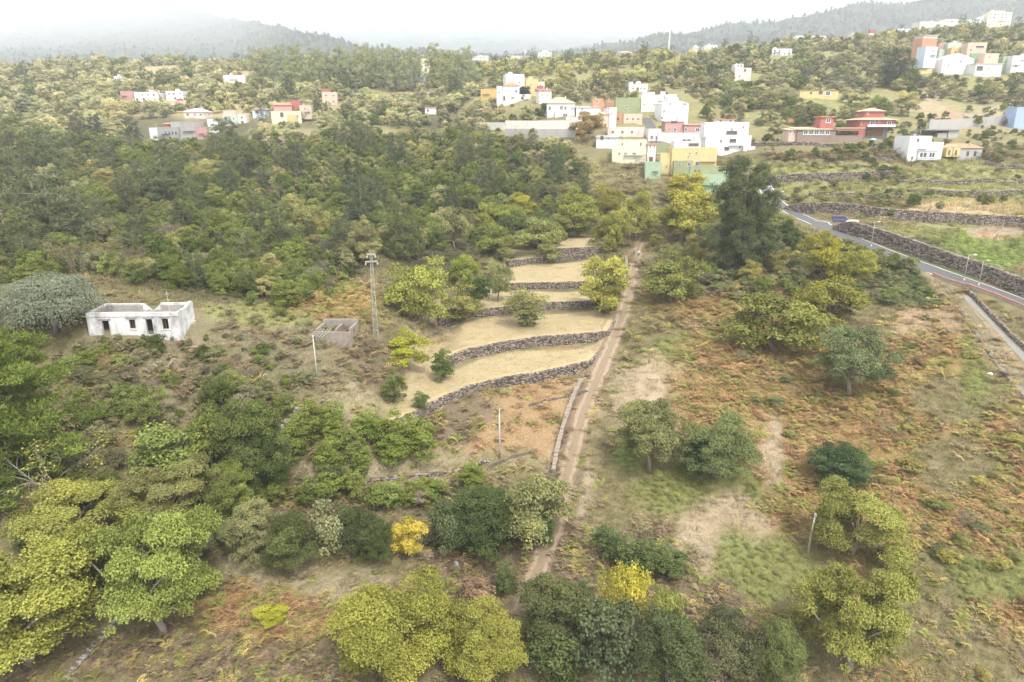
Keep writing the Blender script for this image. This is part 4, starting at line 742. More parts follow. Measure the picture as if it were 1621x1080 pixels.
def small_ruin():
    g = ground(528, 546); root = empty('ruined_hut', g, R(-3)); tag(root, 'small roofless stone hut with bare beams beside the lattice pylon', 'hut')
    m = surf_mat('hut_masonry', (.26, .22, .18), (.19, .16, .13), scale=1.3, bump=.7, grime=.5, grime_c=(.12, .11, .09)); inn = surf_mat('hut_inner', (.24, .215, .20), (.17, .15, .14), scale=1.2, bump=.5)
    W, D, H, t = 5.6, 4.6, 2.5, .4; x = -W / 2
    MB().box(x, -x, 0, t, -1.6, H - .5).build('front_wall', m, root); MB().box(x, x + t, t, D - t, -1.6, H - .2).build('side_wall', m, root)
    b = MB(); b.box(-x - t, -x, t, 1.3, -1.6, H); b.box(-x - t, -x, 2.3, D - t, -1.6, H); b.box(-x - t, -x, 1.3, 2.3, 2.0, H); b.build('side_wall', m, root)
    MB().box(x, -x, D - t, D, -1.6, H + .3).build('back_wall', m, root); MB().box(x, -x, D - .1, D + .06, H + .302, H + .42).build('coping', cop, root)
    MB().box(x + t + .004, -x - t - .004, D - t - .05, D - t - .004, 0, H + .1).build('inner_face', inn, root)
    MB().box(.2, .5, t, D - t - .06, -1.0, H - .15).build('partition', m, root); MB().box(x + t, -x - t, t, D - t - .06, -1, .05).build('floor', MATS['rubble_floor'], root)
    for i in range(5): MB().bar((x - .4 + i * .5, -.9 - .1 * i, H - .9), (x + .1 + i * .5, 1.6, H - .45), .11).build('beam', surf_mat('weathered_beam', (.30, .26, .21), (.22, .19, .15)), root)
    OCC.append((500, 508, 566, 540, g[1] - 1))
small_ruin()
# ------------------------------------------------------------------ masts, poles, lamps
pale_metal = surf_mat('pale_metal', (.38, .36, .32), (.30, .28, .25), rough=.6, metal=.2)
def pylon():
    g = ground(595, 531); k = mpp(g); H = 131 * k; root = empty('lattice_pylon', g, R(14)); tag(root, 'slim lattice power pylon with two cross arms beside the stone hut', 'pylon')
    b0, b1 = .36, .16; cs = [(-1, -1), (1, -1), (1, 1), (-1, 1)]
    def P(c, z): w = b0 + (b1 - b0) * z / H; return (c[0] * w, c[1] * w, z)
    for c in cs: MB().bar(P(c, -.8), P(c, H), .075, .055).build('leg', pale_metal, root)
    br = MB(); n = 15
    for i in range(n):
        z0, z1 = H * i / n, H * (i + 1) / n
        for j in range(4): a, c = cs[j], cs[(j + 1) % 4]; (br.bar(P(a, z0), P(c, z1), .035) if (i + j) % 2 else br.bar(P(c, z0), P(a, z1), .035)); br.bar(P(a, z1), P(c, z1), .045)
    br.build('bracing', pale_metal, root)
    for z, w in ((H * .985, .62), (H * .90, .9)):
        a = link('cross_arm', MB().bar((-w, -.3, z), (w, -.3, z), .1).bar((-w, .3, z), (w, .3, z), .12).bar((-w, -.3, z), (-w, .3, z), .1).bar((w, -.3, z), (w, .3, z), .1).mesh('cross_arm', pale_metal), root)
        for x in (-w, w): MB().tube([(x, -.3, z - .1), (x, -.3, z - .3), (x, -.3, z - .5)], [.05, .11, .06], 6).build('insulator', surf_mat('porcelain', (.5, .42, .38)), a)
pylon()
wood = surf_mat('pole_wood', (.33, .30, .27), (.25, .22, .19), scale=3, bump=.3)
def pole(label, px, py, hpx, lean=0.0, band=None, mat=wood, r=.13, cap=True):
    g = ground(px, py); k = mpp(g); H = hpx * k / cP; root = empty('utility_pole', g); tag(root, label, 'pole')
    MB().tube([(0, 0, -.8), (lean * .4, 0, H * .5), (lean, 0, H)], [r, r * .85, r * .7], 8).build('shaft', mat, root, smooth_=True)
    if band: MB().tube([(0, 0, .02), (0, 0, .9)], [r * 1.12, r * 1.1], 8).build('base_sleeve', band, root)
    if cap: MB().box(lean - .05, lean + .05, -.25, .25, H - .35, H - .22).tube([(lean, -.2, H - .22), (lean, -.2, H)], [.05, .03], 6).tube([(lean, .2, H - .22), (lean, .2, H)], [.05, .03], 6).build('bracket', pale_metal, root)
    return root
pole('bare grey pole standing on the orange slope', 791, 726, 80, 0.0, surf_mat('rust_band', (.16, .09, .06)), surf_mat('pole_grey', (.42, .41, .41), (.34, .33, .33)), r=.14)
pole('leaning wooden pole in the green patch at lower right', 1278, 879, 72, .25, None, surf_mat('pole_pale', (.40, .38, .31), (.3, .29, .23)), r=.12)
pole('thin pale pole in front of the roofless stone hut', 502, 597, 66, -.1, None, surf_mat('pole_light', (.52, .49, .43)), r=.09)
pole('thin pale mast rising over the bright upper left slope', 316, 146, 37, 0, None, pale_metal, r=.22, cap=False)
pole('thin pale mast beside the left edge trees', 31, 178, 20, -.5, None, pale_metal, r=.2, cap=False)
pole('tall white mast on the skyline beside the right mountain', 1058, 76, 36, 0, None, surf_mat('mast_white', (.75, .75, .75)), r=.75, cap=False)
pole('thin white mast on the middle skyline', 831, 91, 20, 0, None, MATS['mast_white'], r=.35, cap=False)
pole('thin wooden pole on the dry slope above the grey concrete wall', 1523, 192, 22, .8, None, wood, r=.16)
pole('grey pole among bushes right of the stepped white house', 1209, 217, 20, 0, None, pale_metal, r=.12)
def lamp(label, px, py, hpx, side=1, yaw=0.0):
    g = ground(px, py); k = mpp(g); H = hpx * k / cP; root = empty('street_lamp', g, R(yaw)); tag(root, label, 'street lamp', 'street lamps along the road')
    MB().tube([(0, 0, -.5), (0, 0, H * .6), (0, 0, H)], [.1, .08, .055], 8).build('post', pale_metal, root, smooth_=True)
    MB().tube([(0, 0, H - .05), (side * .5, 0, H + .12), (side * 1.2, 0, H + .15)], [.05, .045, .04], 6).build('arm', pale_metal, root)
    MB().hexa([(side * 1.0, -.14, H + .05), (side * 1.75, -.12, H + .1), (side * 1.75, .12, H + .1), (side * 1.0, .14, H + .05), (side * 1.0, -.1, H + .24), (side * 1.7, -.08, H + .22), (side * 1.7, .08, H + .22), (side * 1.0, .1, H + .24)]).build('lamp_head', surf_mat('lamp_grey', (.6, .6, .58)), root)
    MB().tube([(0, 0, -.1), (0, 0, .5)], [.17, .15], 8).build('base_sleeve', surf_mat('sleeve_white', (.65, .65, .62)), root)
lamp('nearest street lamp with an arm over the asphalt road', 1526, 444, 38, 1)
lamp('street lamp without visible arm just right of the nearest lamp on the road', 1549, 452, 39, -1, 90)
lamp('street lamp with a white base beside the road wall below the parked van', 1379, 390, 36, 1, 20)
lamp('street lamp at the left edge of the upper road bend', 1219, 325, 27, -1, 30)
lamp('street lamp at the right edge of the upper road bend', 1229, 334, 28, 1)
# ------------------------------------------------------------------ vehicles
tyre_m = surf_mat('tyre', (.02, .02, .022)); rim_m = surf_mat('rim', (.4, .4, .41), metal=.6, rough=.4)
def vehicle(name, label, p, rz, prof, glass, W, bodym, wheels, cat):
    root = empty(name, p, rz); tag(root, label, cat); n = len(prof)
    V = [(x, -W / 2 * (1 if z < .95 else .88), z) for x, z in prof] + [(x, W / 2 * (1 if z < .95 else .88), z) for x, z in prof]
    Fs = [tuple(range(n))[::-1], tuple(n + i for i in range(n))] + [(i, (i + 1) % n, n + (i + 1) % n, n + i) for i in range(n)]
    b = MB().add(V, Fs).build('body', bodym, root); bv = b.modifiers.new('bevel', 'BEVEL'); bv.width = .06; bv.segments = 2; bv.limit_method = 'ANGLE'
    for q in glass:
        for s in (-1, 1):
            y = s * (W / 2 * .9); yy = y + s * .05; vv = [(x, y, z) for x, z in q] + [(x, yy, z) for x, z in q]; m = len(q)
            MB().add(vv, [tuple(range(m)), tuple(m + i for i in range(m))[::-1]] + [(i, m + i, m + (i + 1) % m, (i + 1) % m) for i in range(m)]).build('side_window', glass_m, root)
    for x in wheels:
        for s in (-1, 1):
            w = link('wheel', MB().tube([(0, -.1, 0), (0, .1, 0)], [.32, .32], 12).mesh('wheel', tyre_m), root, (x, s * (W / 2 - .08), .32)); link('rim', MB().tube([(0, -.12, 0), (0, .12, 0)], [.19, .19], 10).mesh('rim', rim_m), w)
    return root
van = [(-2.3, .3), (-2.35, 1.0), (-2.2, 1.75), (-1.8, 1.9), (.7, 1.88), (1.5, 1.15), (2.25, .98), (2.35, .6), (2.3, .3)]
g = ground(1331, 352)
v = vehicle('parked_van', 'dark violet van with a pale front parked at the end of the lane', g, R(-12), van, [[(-2.0, 1.15), (-2.0, 1.62), (.55, 1.62), (1.15, 1.15)]], 1.85, surf_mat('van_paint', (.10, .08, .16), (.09, .075, .14), rough=.3, spec=.5), (-1.4, 1.45), 'van')
MB().hexa([(.95, -.78, 1.78), (1.52, -.86, 1.2), (1.52, .86, 1.2), (.95, .78, 1.78), (1.0, -.78, 1.83), (1.57, -.86, 1.25), (1.57, .86, 1.25), (1.0, .78, 1.83)]).build('windscreen', surf_mat('pale_glass', (.55, .57, .6), rough=.15, spec=.5), v)
for s in (-1, 1): MB().box(2.28, 2.4, s * .65 - .16, s * .65 + .16, .68, .86).build('headlight', surf_mat('headlight', (.7, .7, .7), rough=.2), v)
def heap():
    g = ground(1350, 357); rs = np.random.RandomState(4); n, m_ = 18, 10; V = []; Fs = []
    for j in range(m_):
        t = j / (m_ - 1); 
        for i in range(n):
            a = 2 * math.pi * i / n; r = math.cos(t * math.pi / 2) ** .6 * (1 + rs.uniform(-.09, .09)); V.append((2.3 * r * math.cos(a), 1.4 * r * math.sin(a), 1.7 * math.sin(t * math.pi / 2) - .15 + rs.uniform(-.05, .05)))
    for j in range(m_ - 1):
        for i in range(n): Fs.append((j * n + i, j * n + (i + 1) % n, (j + 1) * n + (i + 1) % n, (j + 1) * n + i))
    o = MB().add(V, Fs).build('covered_heap', surf_mat('beige_tarp', (.50, .46, .36), (.40, .36, .27), scale=1.5, bump=.4), None, g, (0, 0, R(-14)), True); tag(o, 'rounded pale beige covered heap right of the dark violet van', 'heap')
heap()
car = [(-2.0, .3), (-2.05, .85), (-1.85, 1.05), (-1.3, 1.42), (.3, 1.42), (.95, 1.0), (1.9, .85), (2.0, .3)]
dm = deck.matrix_basis; cp = at(1158, 276.5, dg[1] + 2.5)
vehicle('parked_car', 'white car parked on the light green terrace beside the big pine', (cp[0], cp[1], dg[2] + 32 * dk - .02), R(8), car, [[(-1.6, 1.0), (-1.2, 1.33), (.25, 1.33), (.75, 1.0)]], 1.7, surf_mat('car_white', (.78, .78, .78), rough=.3, spec=.5), (-1.25, 1.25), 'car')
# ------------------------------------------------------------------ two walkers on the path
def person(label, px, py, hgt, rz, shirt, legs, hair, stride):
    g = ground(px, py); root = empty('person', (g[0], g[1], g[2] + .06), rz); tag(root, label, 'person', 'people walking on the path'); s = hgt / 1.75
    J = {'pel': (0, 0, .95), 'chest': (0, .02, 1.28), 'neck': (0, .02, 1.48), 'head': (0, -.02, 1.58), 'top': (0, -.01, 1.70), 'lh': (.1, 0, .92), 'lk': (.11, -.10 * stride, .50), 'la': (.11, .02 * stride, .09), 'lt': (.12, -.16 + .0, .04),
         'rh': (-.1, 0, .92), 'rk': (-.11, .02 * stride, .50), 'ra': (-.11, .24 * stride, .12), 'rt': (-.12, .08 * stride, .04), 'ls': (.19, .02, 1.42), 'le': (.25, .06, 1.14), 'lw': (.25, -.06, .90), 'lf': (.24, -.1, .78), 'rs': (-.19, .02, 1.42), 're': (-.25, .0, 1.14), 'rw': (-.25, -.16, .93), 'rf': (-.23, -.2, .82)}
    Rr = {'pel': .15, 'chest': .16, 'neck': .06, 'head': .10, 'top': .085, 'lh': .10, 'lk': .065, 'la': .045, 'lt': .04, 'rh': .10, 'rk': .065, 'ra': .045, 'rt': .04, 'ls': .07, 'le': .045, 'lw': .033, 'lf': .035, 'rs': .07, 're': .045, 'rw': .033, 'rf': .035}
    E = [('pel', 'chest'), ('chest', 'neck'), ('neck', 'head'), ('head', 'top'), ('pel', 'lh'), ('lh', 'lk'), ('lk', 'la'), ('la', 'lt'), ('pel', 'rh'), ('rh', 'rk'), ('rk', 'ra'), ('ra', 'rt'), ('chest', 'ls'), ('ls', 'le'), ('le', 'lw'), ('lw', 'lf'), ('chest', 'rs'), ('rs', 're'), ('re', 'rw'), ('rw', 'rf')]
    def grow(nm, keys, k, m, parent):
        ks = [q for q in J if q in keys]; me = bpy.data.meshes.new(nm); me.from_pydata([tuple(v * s for v in J[q]) for q in ks], [(ks.index(a), ks.index(b)) for a, b in E if a in ks and b in ks], []); me.materials.append(m)
        o = link(nm, me, parent); sk = o.modifiers.new('skin', 'SKIN')
        bm = bmesh.new(); bm.from_mesh(me); ly = bm.verts.layers.skin.verify(); bm.verts.ensure_lookup_table()
        for i, q in enumerate(ks): bm.verts[i][ly].radius = (Rr[q] * s * k,) * 2; bm.verts[i][ly].use_root = (i == 0)
        bm.to_mesh(me); bm.free(); o.modifiers.new('sub', 'SUBSURF').render_levels = 1; return o
    body = grow('body', set(J), 1.0, surf_mat('skin', (.45, .28, .20)), root)
    grow('shirt', {'pel', 'chest', 'ls', 'le', 'rs', 're', 'neck'}, 1.15, shirt, root); grow('trousers', {'pel', 'lh', 'lk', 'la', 'rh', 'rk', 'ra'}, 1.13, legs, root)
    hs_ = MB().tube([(0, .03 * s, 1.56 * s), (0, .02 * s, 1.66 * s), (0, .0, 1.76 * s), (0, 0, 1.79 * s)], [.09 * s, .118 * s, .10 * s, .03 * s], 10).build('hair', hair, root, smooth_=True)
    for x, y in ((.12, -.06), (-.12, .18 * stride)): MB().box((x - .05) * s, (x + .05) * s, (y - .13) * s, (y + .12) * s, 0, .1 * s).build('shoe', surf_mat('pale_shoe', (.6, .58, .55)), root)
dk_ = surf_mat('dark_cloth', (.035, .035, .04)); blk = surf_mat('dark_hair', (.04, .03, .025))
person('person in dark clothes walking on the dirt path, left of the two', 1003.5, 406, 1.75, R(10), dk_, dk_, blk, 1)
person('person in a white top and dark trousers on the dirt path, right of the two', 1011, 407, 1.72, R(-6), surf_mat('white_cloth', (.75, .75, .75)), surf_mat('navy_cloth', (.04, .045, .09)), surf_mat('pale_cap', (.7, .68, .65)), .8)
# ------------------------------------------------------------------ small things
def parasol():
    g = ground(1377, 229); root = empty('parasol', (g[0], g[1] - 2, g[2])); tag(root, 'blue parasol on the bank in front of the red villa', 'parasol')
    MB().tube([(0, 0, -.5), (0, 0, 2.3)], [.04, .03], 6).build('pole', pale_metal, root); n = 8
    MB().add([(0, 0, 2.5)] + [(1.5 * math.cos(2 * math.pi * i / n), 1.5 * math.sin(2 * math.pi * i / n), 1.75) for i in range(n)] + [(0, 0, 2.42)], [(0, 1 + i, 1 + (i + 1) % n) for i in range(n)] + [(n + 1, 1 + (i + 1) % n, 1 + i) for i in range(n)]).build('canopy', surf_mat('blue_canvas', (.12, .30, .62), (.4, .52, .7), scale=1.2), root)
parasol()
def wire_gate():
    a, b = ground(1560, 357), ground(1588, 359); root = empty('field_gate', a); tag(root, 'pale metal field gate beside the lane at the far right', 'gate'); d = b - a
    for t in (0, .33, .66, 1): MB().bar(d * t + np.array((0, 0, -.4)), d * t + np.array((0, 0, 2.0)), .1).build('post', pale_metal, root)
    for z in (.3, .75, 1.2, 1.65, 1.95): MB().bar((0, 0, z), d + np.array((0, 0, z)), .05).build('rail', pale_metal, root)
    MB().bar((0, 0, .3), d * .5 + np.array((0, 0, 1.95)), .05).build('brace', pale_metal, root)
wire_gate()
def rock(name, label, px, py, r, m, cat, seed, sq=.8):
    g = ground(px, py); bm = bmesh.new(); bmesh.ops.create_icosphere(bm, subdivisions=3, radius=1); rs = np.random.RandomState(seed)
    cs = rs.normal(size=(12, 3)); cs /= np.linalg.norm(cs, axis=1)[:, None]; dd = rs.uniform(.55, .95, 12)
    for v in bm.verts:
        for c, d in zip(cs, dd):
            t = v.co.dot(Vector(c)) - d
            if t > 0: v.co -= Vector(c) * t
        v.co *= r; v.co.z *= sq
    me = bpy.data.meshes.new(name); bm.to_mesh(me); bm.free(); me.materials.append(m); o = link(name, me, None, (g[0], g[1], g[2] + r * .3)); tag(o, label, cat); return o
rock('boulder', 'pale grey boulder in the clearing above the lower middle tree', 722, 898, .5, MATS['grey_stone'], 'boulder', 3, 1.3)
rock('boulder', 'small white rock on the green strip near the irrigation channel', 1566, 594, .5, surf_mat('white_rock', (.62, .6, .56)), 'boulder', 5)
rock('boulder', 'small white block under the grey green trees at the left edge', 27, 541, .45, MATS['white_rock'], 'boulder', 6, 1.2)

# ------------------------------------------------------------------ foliage
def leaf_mat(name, inst=False, trans=0.22, vary=0.6, yellow=0.4):
    m = bpy.data.materials.new(name); N = NT(m)
    if inst: c = N.n('Attribute', attribute_name='col', attribute_type='INSTANCER').outputs['Color']
    else: c = N.n('ObjectInfo').outputs['Color']
    lv = N.n('Attribute', attribute_name='lv')
    mr = N.n('MapRange'); mr.inputs['To Min'].default_value = 1 - vary; mr.inputs['To Max'].default_value = 1 + vary; N.l(lv.outputs['Fac'], mr.inputs['Value'])
    mu = N.n('VectorMath', operation='SCALE'); N.l(c, mu.inputs[0]); N.l(mr.outputs[0], mu.inputs['Scale'])
    r = N.n('ValToRGB'); r.color_ramp.elements[0].position = .68; r.color_ramp.elements[0].color = (0, 0, 0, 1); r.color_ramp.elements[1].position = 1; r.color_ramp.elements[1].color = (yellow,) * 3 + (1,); N.l(lv.outputs['Fac'], r.inputs[0])
    tint = N.n('VectorMath', operation='MULTIPLY'); tint.inputs[1].default_value = (1.35, 1.08, .55); N.l(mu.outputs[0], tint.inputs[0])
    mx = N.n('MixRGB'); N.l(r.outputs[0], mx.inputs[0]); N.l(mu.outputs[0], mx.inputs[1]); N.l(tint.outputs[0], mx.inputs[2])
    d = N.n('BsdfDiffuse'); N.l(mx.outputs[0], d.inputs['Color']); t = N.n('BsdfTranslucent'); N.l(mx.outputs[0], t.inputs['Color'])
    ms = N.n('MixShader'); ms.inputs[0].default_value = trans; N.l(d.outputs[0], ms.inputs[1]); N.l(t.outputs[0], ms.inputs[2])
    o = N.n('OutputMaterial'); N.l(ms.outputs[0], o.inputs[0]); return m
LEAF = leaf_mat('leaf'); LEAFI = leaf_mat('leaf_instanced', True); NEED = leaf_mat('needle', False, .15, .5, .2); NEEDI = leaf_mat('needle_instanced', True, .15, .5, .2)
BARK = surf_mat('bark', (.15, .12, .095), (.22, .19, .16), scale=3, rough=.95, bump=.6); BARK_PALE = surf_mat('bark_pale', (.34, .31, .27), (.25, .22, .19), scale=3, bump=.4)

def quads(C, Nn, ln, wd, rs, up=None):
    """diamond leaves at C with normals Nn; up: preferred long axis"""
    n = len(C); Nn = Nn / (np.linalg.norm(Nn, axis=1)[:, None] + 1e-9)
    r = rs.normal(size=(n, 3)) if up is None else up + rs.normal(size=(n, 3)) * .25
    a = np.cross(Nn, np.cross(r, Nn)); a /= np.linalg.norm(a, axis=1)[:, None] + 1e-9; b = np.cross(Nn, a)
    L = (ln * rs.uniform(.7, 1.3, n))[:, None] / 2; W = (wd * rs.uniform(.7, 1.3, n))[:, None] / 2
    return np.stack([C - a * L, C + b * W + Nn * W * .25, C + a * L, C - b * W + Nn * W * .25], 1)
def leaf_mesh(name, Q, lv, mat):
    n = len(Q); me = mesh_np(name, Q.reshape(-1, 3), np.arange(4 * n).reshape(n, 4), mat)
    add_attr(me, 'lv', np.clip(lv, 0, 1), 'FLOAT', 'FACE'); return me
def sph(rs, n, zmin=-1.0):
    z = rs.uniform(zmin, 1, n); a = rs.uniform(0, 2 * math.pi, n); r = np.sqrt(1 - z * z); return np.stack([r * np.cos(a), r * np.sin(a), z], 1)
def limbs(trunk_h, cents, rs, r0, nb, lean=.06):
    b = MB(); top = Vector((rs.uniform(-lean, lean), rs.uniform(-lean, lean), trunk_h))
    b.tube([(0, 0, -.04), (top.x * .3, top.y * .3, trunk_h * .5), top], [r0 * 1.35, r0, r0 * .75], 8)
    for i in rs.permutation(len(cents))[:nb]:
        c = Vector(cents[i]); mid = top.lerp(c, .5) + Vector((rs.uniform(-.04, .04), rs.uniform(-.04, .04), .03)); b.tube([top - Vector((0, 0, .02)), mid, c], [r0 * .55, r0 * .32, r0 * .1], 5)
    return b
# every model is 1 wide and 1 tall, foot at the origin
def mk_broad(seed, ncl, nleaf, ls, zlo=.28, flat=.8, rcl=(.13, .2), outer=.30, keep=1.0, nb=7, th=.38, open_=0.0, trunk_r=.022, bark=BARK, need=False, inst=False):
    rs = np.random.RandomState(seed); k = np.arange(ncl) + .5; z = 1 - k / ncl * 1.35; z = np.clip(z, -.5, 1); a = k * 2.39996 + rs.uniform(-.3, .3, ncl)
    rr = np.sqrt(np.maximum(1 - z * z, .02)); D = np.stack([rr * np.cos(a), rr * np.sin(a), z], 1)
    ph = rs.uniform(0, 6, 4); az = np.arctan2(D[:, 1], D[:, 0]); lob = 1 + .16 * np.sin(2 * az + ph[0]) * rr + .13 * np.sin(3 * az + ph[1]) + .1 * np.sin(5 * z + ph[2])
    inn = rs.uniform(.62, 1.0, ncl); cz = (zlo + 1) / 2 - .02; hz = (1 - zlo) / 2 - .10
    C = D * np.array([outer, outer, hz])[None] * (lob * inn)[:, None] + np.array([0, 0, cz]); R_ = rs.uniform(*rcl, ncl); cv = rs.uniform(0, 1, ncl)
    Q = []; L = []
    for i in range(ncl):
        if rs.rand() < open_: continue
        n = int(nleaf * (R_[i] / rcl[1]) ** 2 * rs.uniform(.7, 1.2)); d = sph(rs, n, -.55); rad = rs.uniform(.55, 1.08, n) ** .6
        bump = 1 + .22 * np.sin(d[:, 0] * 7 + ph[3] + i) * np.cos(d[:, 1] * 6 + i)
        P = C[i] + d * (R_[i] * rad * bump)[:, None] * np.array([1, 1, flat])
        out = P - np.array([0, 0, cz - .1]); out /= np.linalg.norm(out, axis=1)[:, None] + 1e-9
        Nn = d * .5 + out * .5 + np.array([0, 0, .45]) + rs.normal(size=(n, 3)) * .45
        Q.append(quads(P, Nn, ls, ls * .6, rs)); L.append(cv[i] * .5 + rs.rand(n) * .5)
    Q = np.concatenate(Q); L = np.concatenate(L)
    if keep < 1: s = rs.rand(len(Q)) < keep; Q, L = Q[s], L[s]
    s = Q[..., 2].min(1) > .015; Q, L = Q[s], L[s]
    mt = (NEEDI if inst else NEED) if need else (LEAFI if inst else LEAF)
    tr = limbs(th, C[C[:, 2] > zlo], rs, trunk_r, nb)
    return leaf_mesh('crown', Q, L, mt), tr.mesh('trunk', bark, True)
def mk_crown(seed, nsub, ncl, nleaf, ls, zlo=.06, outer=.27, rsub=(.17, .27), rcl=(.055, .10), open_=.06, th=.3, trunk_r=.022, bark=BARK, inst=False, need=False, flat=.8, nb=10):
    """a crown of several billowing heads, each made of leaf clumps"""
    rs = np.random.RandomState(seed); k = np.arange(nsub) + .5; z = np.clip(1 - k / nsub * 1.7, -.75, 1); a = k * 2.39996 + rs.uniform(-.5, .5, nsub); rr = np.sqrt(np.maximum(1 - z * z, .03)); rr = np.where(z < 0, np.maximum(rr, .88), rr)
    hz = (1 - zlo) / 2; S = np.stack([rr * np.cos(a) * outer, rr * np.sin(a) * outer, z * (hz - .16)], 1) * rs.uniform(.55, 1.3, (nsub, 1)) + [0, 0, zlo + hz - .03]; RS = rs.uniform(*rsub, nsub); Q = []; L = []
    S[:, 2] += rs.uniform(-.10, .06, nsub); S[:, :2] += rs.uniform(-.06, .06, 2)
    for i in range(nsub):
        hv = rs.rand(); d = sph(rs, ncl, -.5); C = S[i] + d * RS[i] * rs.uniform(.7, 1.05, (ncl, 1)) * [1, 1, flat]
        for c in C:
            if rs.rand() < open_: continue
            r = rs.uniform(*rcl); n = int(nleaf * (r / rcl[1]) ** 2); e = sph(rs, n, -.6); P = c + e * r * np.where(rs.rand(n, 1) < .1, rs.uniform(1.05, 1.5, (n, 1)), rs.uniform(.4, 1.1, (n, 1)) ** .6) * [1.15, 1.15, .72]; cv = rs.rand()
            out = P - [0, 0, zlo + hz - .15]; out /= np.linalg.norm(out, axis=1)[:, None] + 1e-9
            Q.append(quads(P, e * .35 + out * .4 + [0, 0, .12] + rs.normal(size=(n, 3)) * .6, ls, ls * .72, rs)); L.append(hv * .4 + cv * .3 + rs.rand(n) * .3)
    Q = np.concatenate(Q); L = np.concatenate(L); s = (Q[..., 2].min(1) > .012); Q, L = Q[s], L[s]
    m = np.abs(Q[..., :2]).max(); Q[..., :2] *= .5 / max(m, .4); Q[..., 2] *= 1 / max(Q[..., 2].max(), .8)
    mt = (NEEDI if inst else NEED) if need else (LEAFI if inst else LEAF)
    return leaf_mesh('crown', Q, L, mt), limbs(th, S, rs, trunk_r, nb).mesh('trunk', bark, True)
def mk_pine(seed, nwh, ntuft, nneed, ls, slim=1.0, inst=False, zlo=.12, wd=.13, nl=.95):
    rs = np.random.RandomState(seed); Q = []; L = []; b = MB(); b.tube([(0, 0, -.03), (.01, 0, .5), (0, .01, .96)], [.022, .014, .004], 7)
    for w in range(nwh):
        t = (w + rs.uniform(-.3, .3)) / nwh; z = zlo + (1 - zlo) * t; rmax = .46 * slim * math.sqrt(max(1 - ((t - .28) / .76) ** 2, .01)) * rs.uniform(.7, 1.12) + .02
        for j in range(max(2, int(5 * (1 - t) + 2))):
            a = j * 2.4 + w * 1.1 + rs.uniform(-.4, .4); r1 = rmax * rs.uniform(.7, 1.1); tip = np.array([math.cos(a) * r1, math.sin(a) * r1, min(z + .04 * rs.uniform(-.6, 1.2), .97)])
            b.tube([(0, 0, z - .03), tuple(tip * [.6, .6, 1] + [0, 0, -.012]), tuple(tip)], [.006, .004, .001], 4)
            for q in range(ntuft):
                f = rs.uniform(.42, 1.02); c = np.array([tip[0] * f, tip[1] * f, z - .02 + (tip[2] - z + .02) * f]) + rs.normal(size=3) * [.035, .035, .026]; cv = rs.rand()
                d = sph(rs, nneed, -.35); rad = rs.uniform(.2, 1, nneed) ** .5; R0 = ls * rs.uniform(.8, 1.3)
                P = c + d * (R0 * rad)[:, None] * [1, 1, .75]; Nn = rs.normal(size=(nneed, 3)) + d * .8
                Q.append(quads(P, Nn, ls * nl, ls * wd, rs, up=d + [0, 0, .35])); L.append(cv * .55 + rs.rand(nneed) * .45)
    return leaf_mesh('crown', np.concatenate(Q), np.concatenate(L), NEEDI if inst else NEED), b.mesh('trunk', BARK, True)
def mk_heath(seed, npl, nleaf, ls, inst=False):
    """upright feathery plumes rising from one foot"""
    rs = np.random.RandomState(seed); Q = []; L = []; b = MB()
    for i in range(npl):
        a = i * 2.4; r = .36 * math.sqrt((i + .5) / npl); base = np.array([r * math.cos(a) * .8, r * math.sin(a) * .8, .04]); H = (1 - 1.0 * (r / .42) ** 2 * .5) * rs.uniform(.72, 1.0); tip = np.array([r * math.cos(a) * 1.15, r * math.sin(a) * 1.15, H]); cv = rs.rand()
        n = nleaf; t = rs.uniform(0.05, 1, n) ** .8; wdt = .115 * (1 - t) ** .5 * rs.uniform(.5, 1.05, n) + .012; an = rs.uniform(0, 6.28, n); o = np.stack([np.cos(an) * wdt, np.sin(an) * wdt, np.zeros(n)], 1)
        P = base + (tip - base) * t[:, None] + o; Nn = o / wdt[:, None] + rs.normal(size=(n, 3)) * .5 + [0, 0, .25]
        Q.append(quads(P, Nn, ls, ls * .45, rs, up=np.array([0, 0, 1.0]) + o * 4)); L.append(cv * .5 + rs.rand(n) * .5)
        if i % 3 == 0: b.tube([(0, 0, -.03), tuple(base * .5 + tip * .5 * .8), tuple(tip)], [.014, .008, .002], 4)
    return leaf_mesh('crown', np.concatenate(Q), np.concatenate(L), NEEDI if inst else NEED), b.mesh('trunk', BARK, True)
def mk_weep(seed, ncl, nleaf, ls):
    rs = np.random.RandomState(seed); Q = []; L = []; cs = []
    for i in range(ncl):
        a = i * 2.4 + rs.uniform(-.3, .3); f = (i + .5) / ncl; r = .36 * math.sqrt(f) * rs.uniform(.8, 1.1); c = np.array([r * math.cos(a), r * math.sin(a), .84 - .42 * f ** 1.6 + rs.uniform(-.06, .06)]); cs.append(c); cv = rs.rand(); R0 = rs.uniform(.13, .2)
        d = sph(rs, nleaf, -.2); drop = rs.uniform(0, 1, nleaf) ** 2 * rs.uniform(.1, .28) * (d[:, 2] < .5); P = c + d * R0 * [1, 1, .55] - np.stack([0 * drop, 0 * drop, drop], 1); P[:, 2] = np.maximum(P[:, 2], .03)
        Q.append(quads(P, d + [0, 0, .4] + rs.normal(size=(nleaf, 3)) * .35, ls, ls * .28, rs, up=d * [1, 1, 0] + [0, 0, -.9])); L.append(cv * .45 + rs.rand(nleaf) * .55)
    return leaf_mesh('crown', np.concatenate(Q), np.concatenate(L), NEED), limbs(.4, np.array(cs), rs, .02, 8).mesh('trunk', BARK, True)
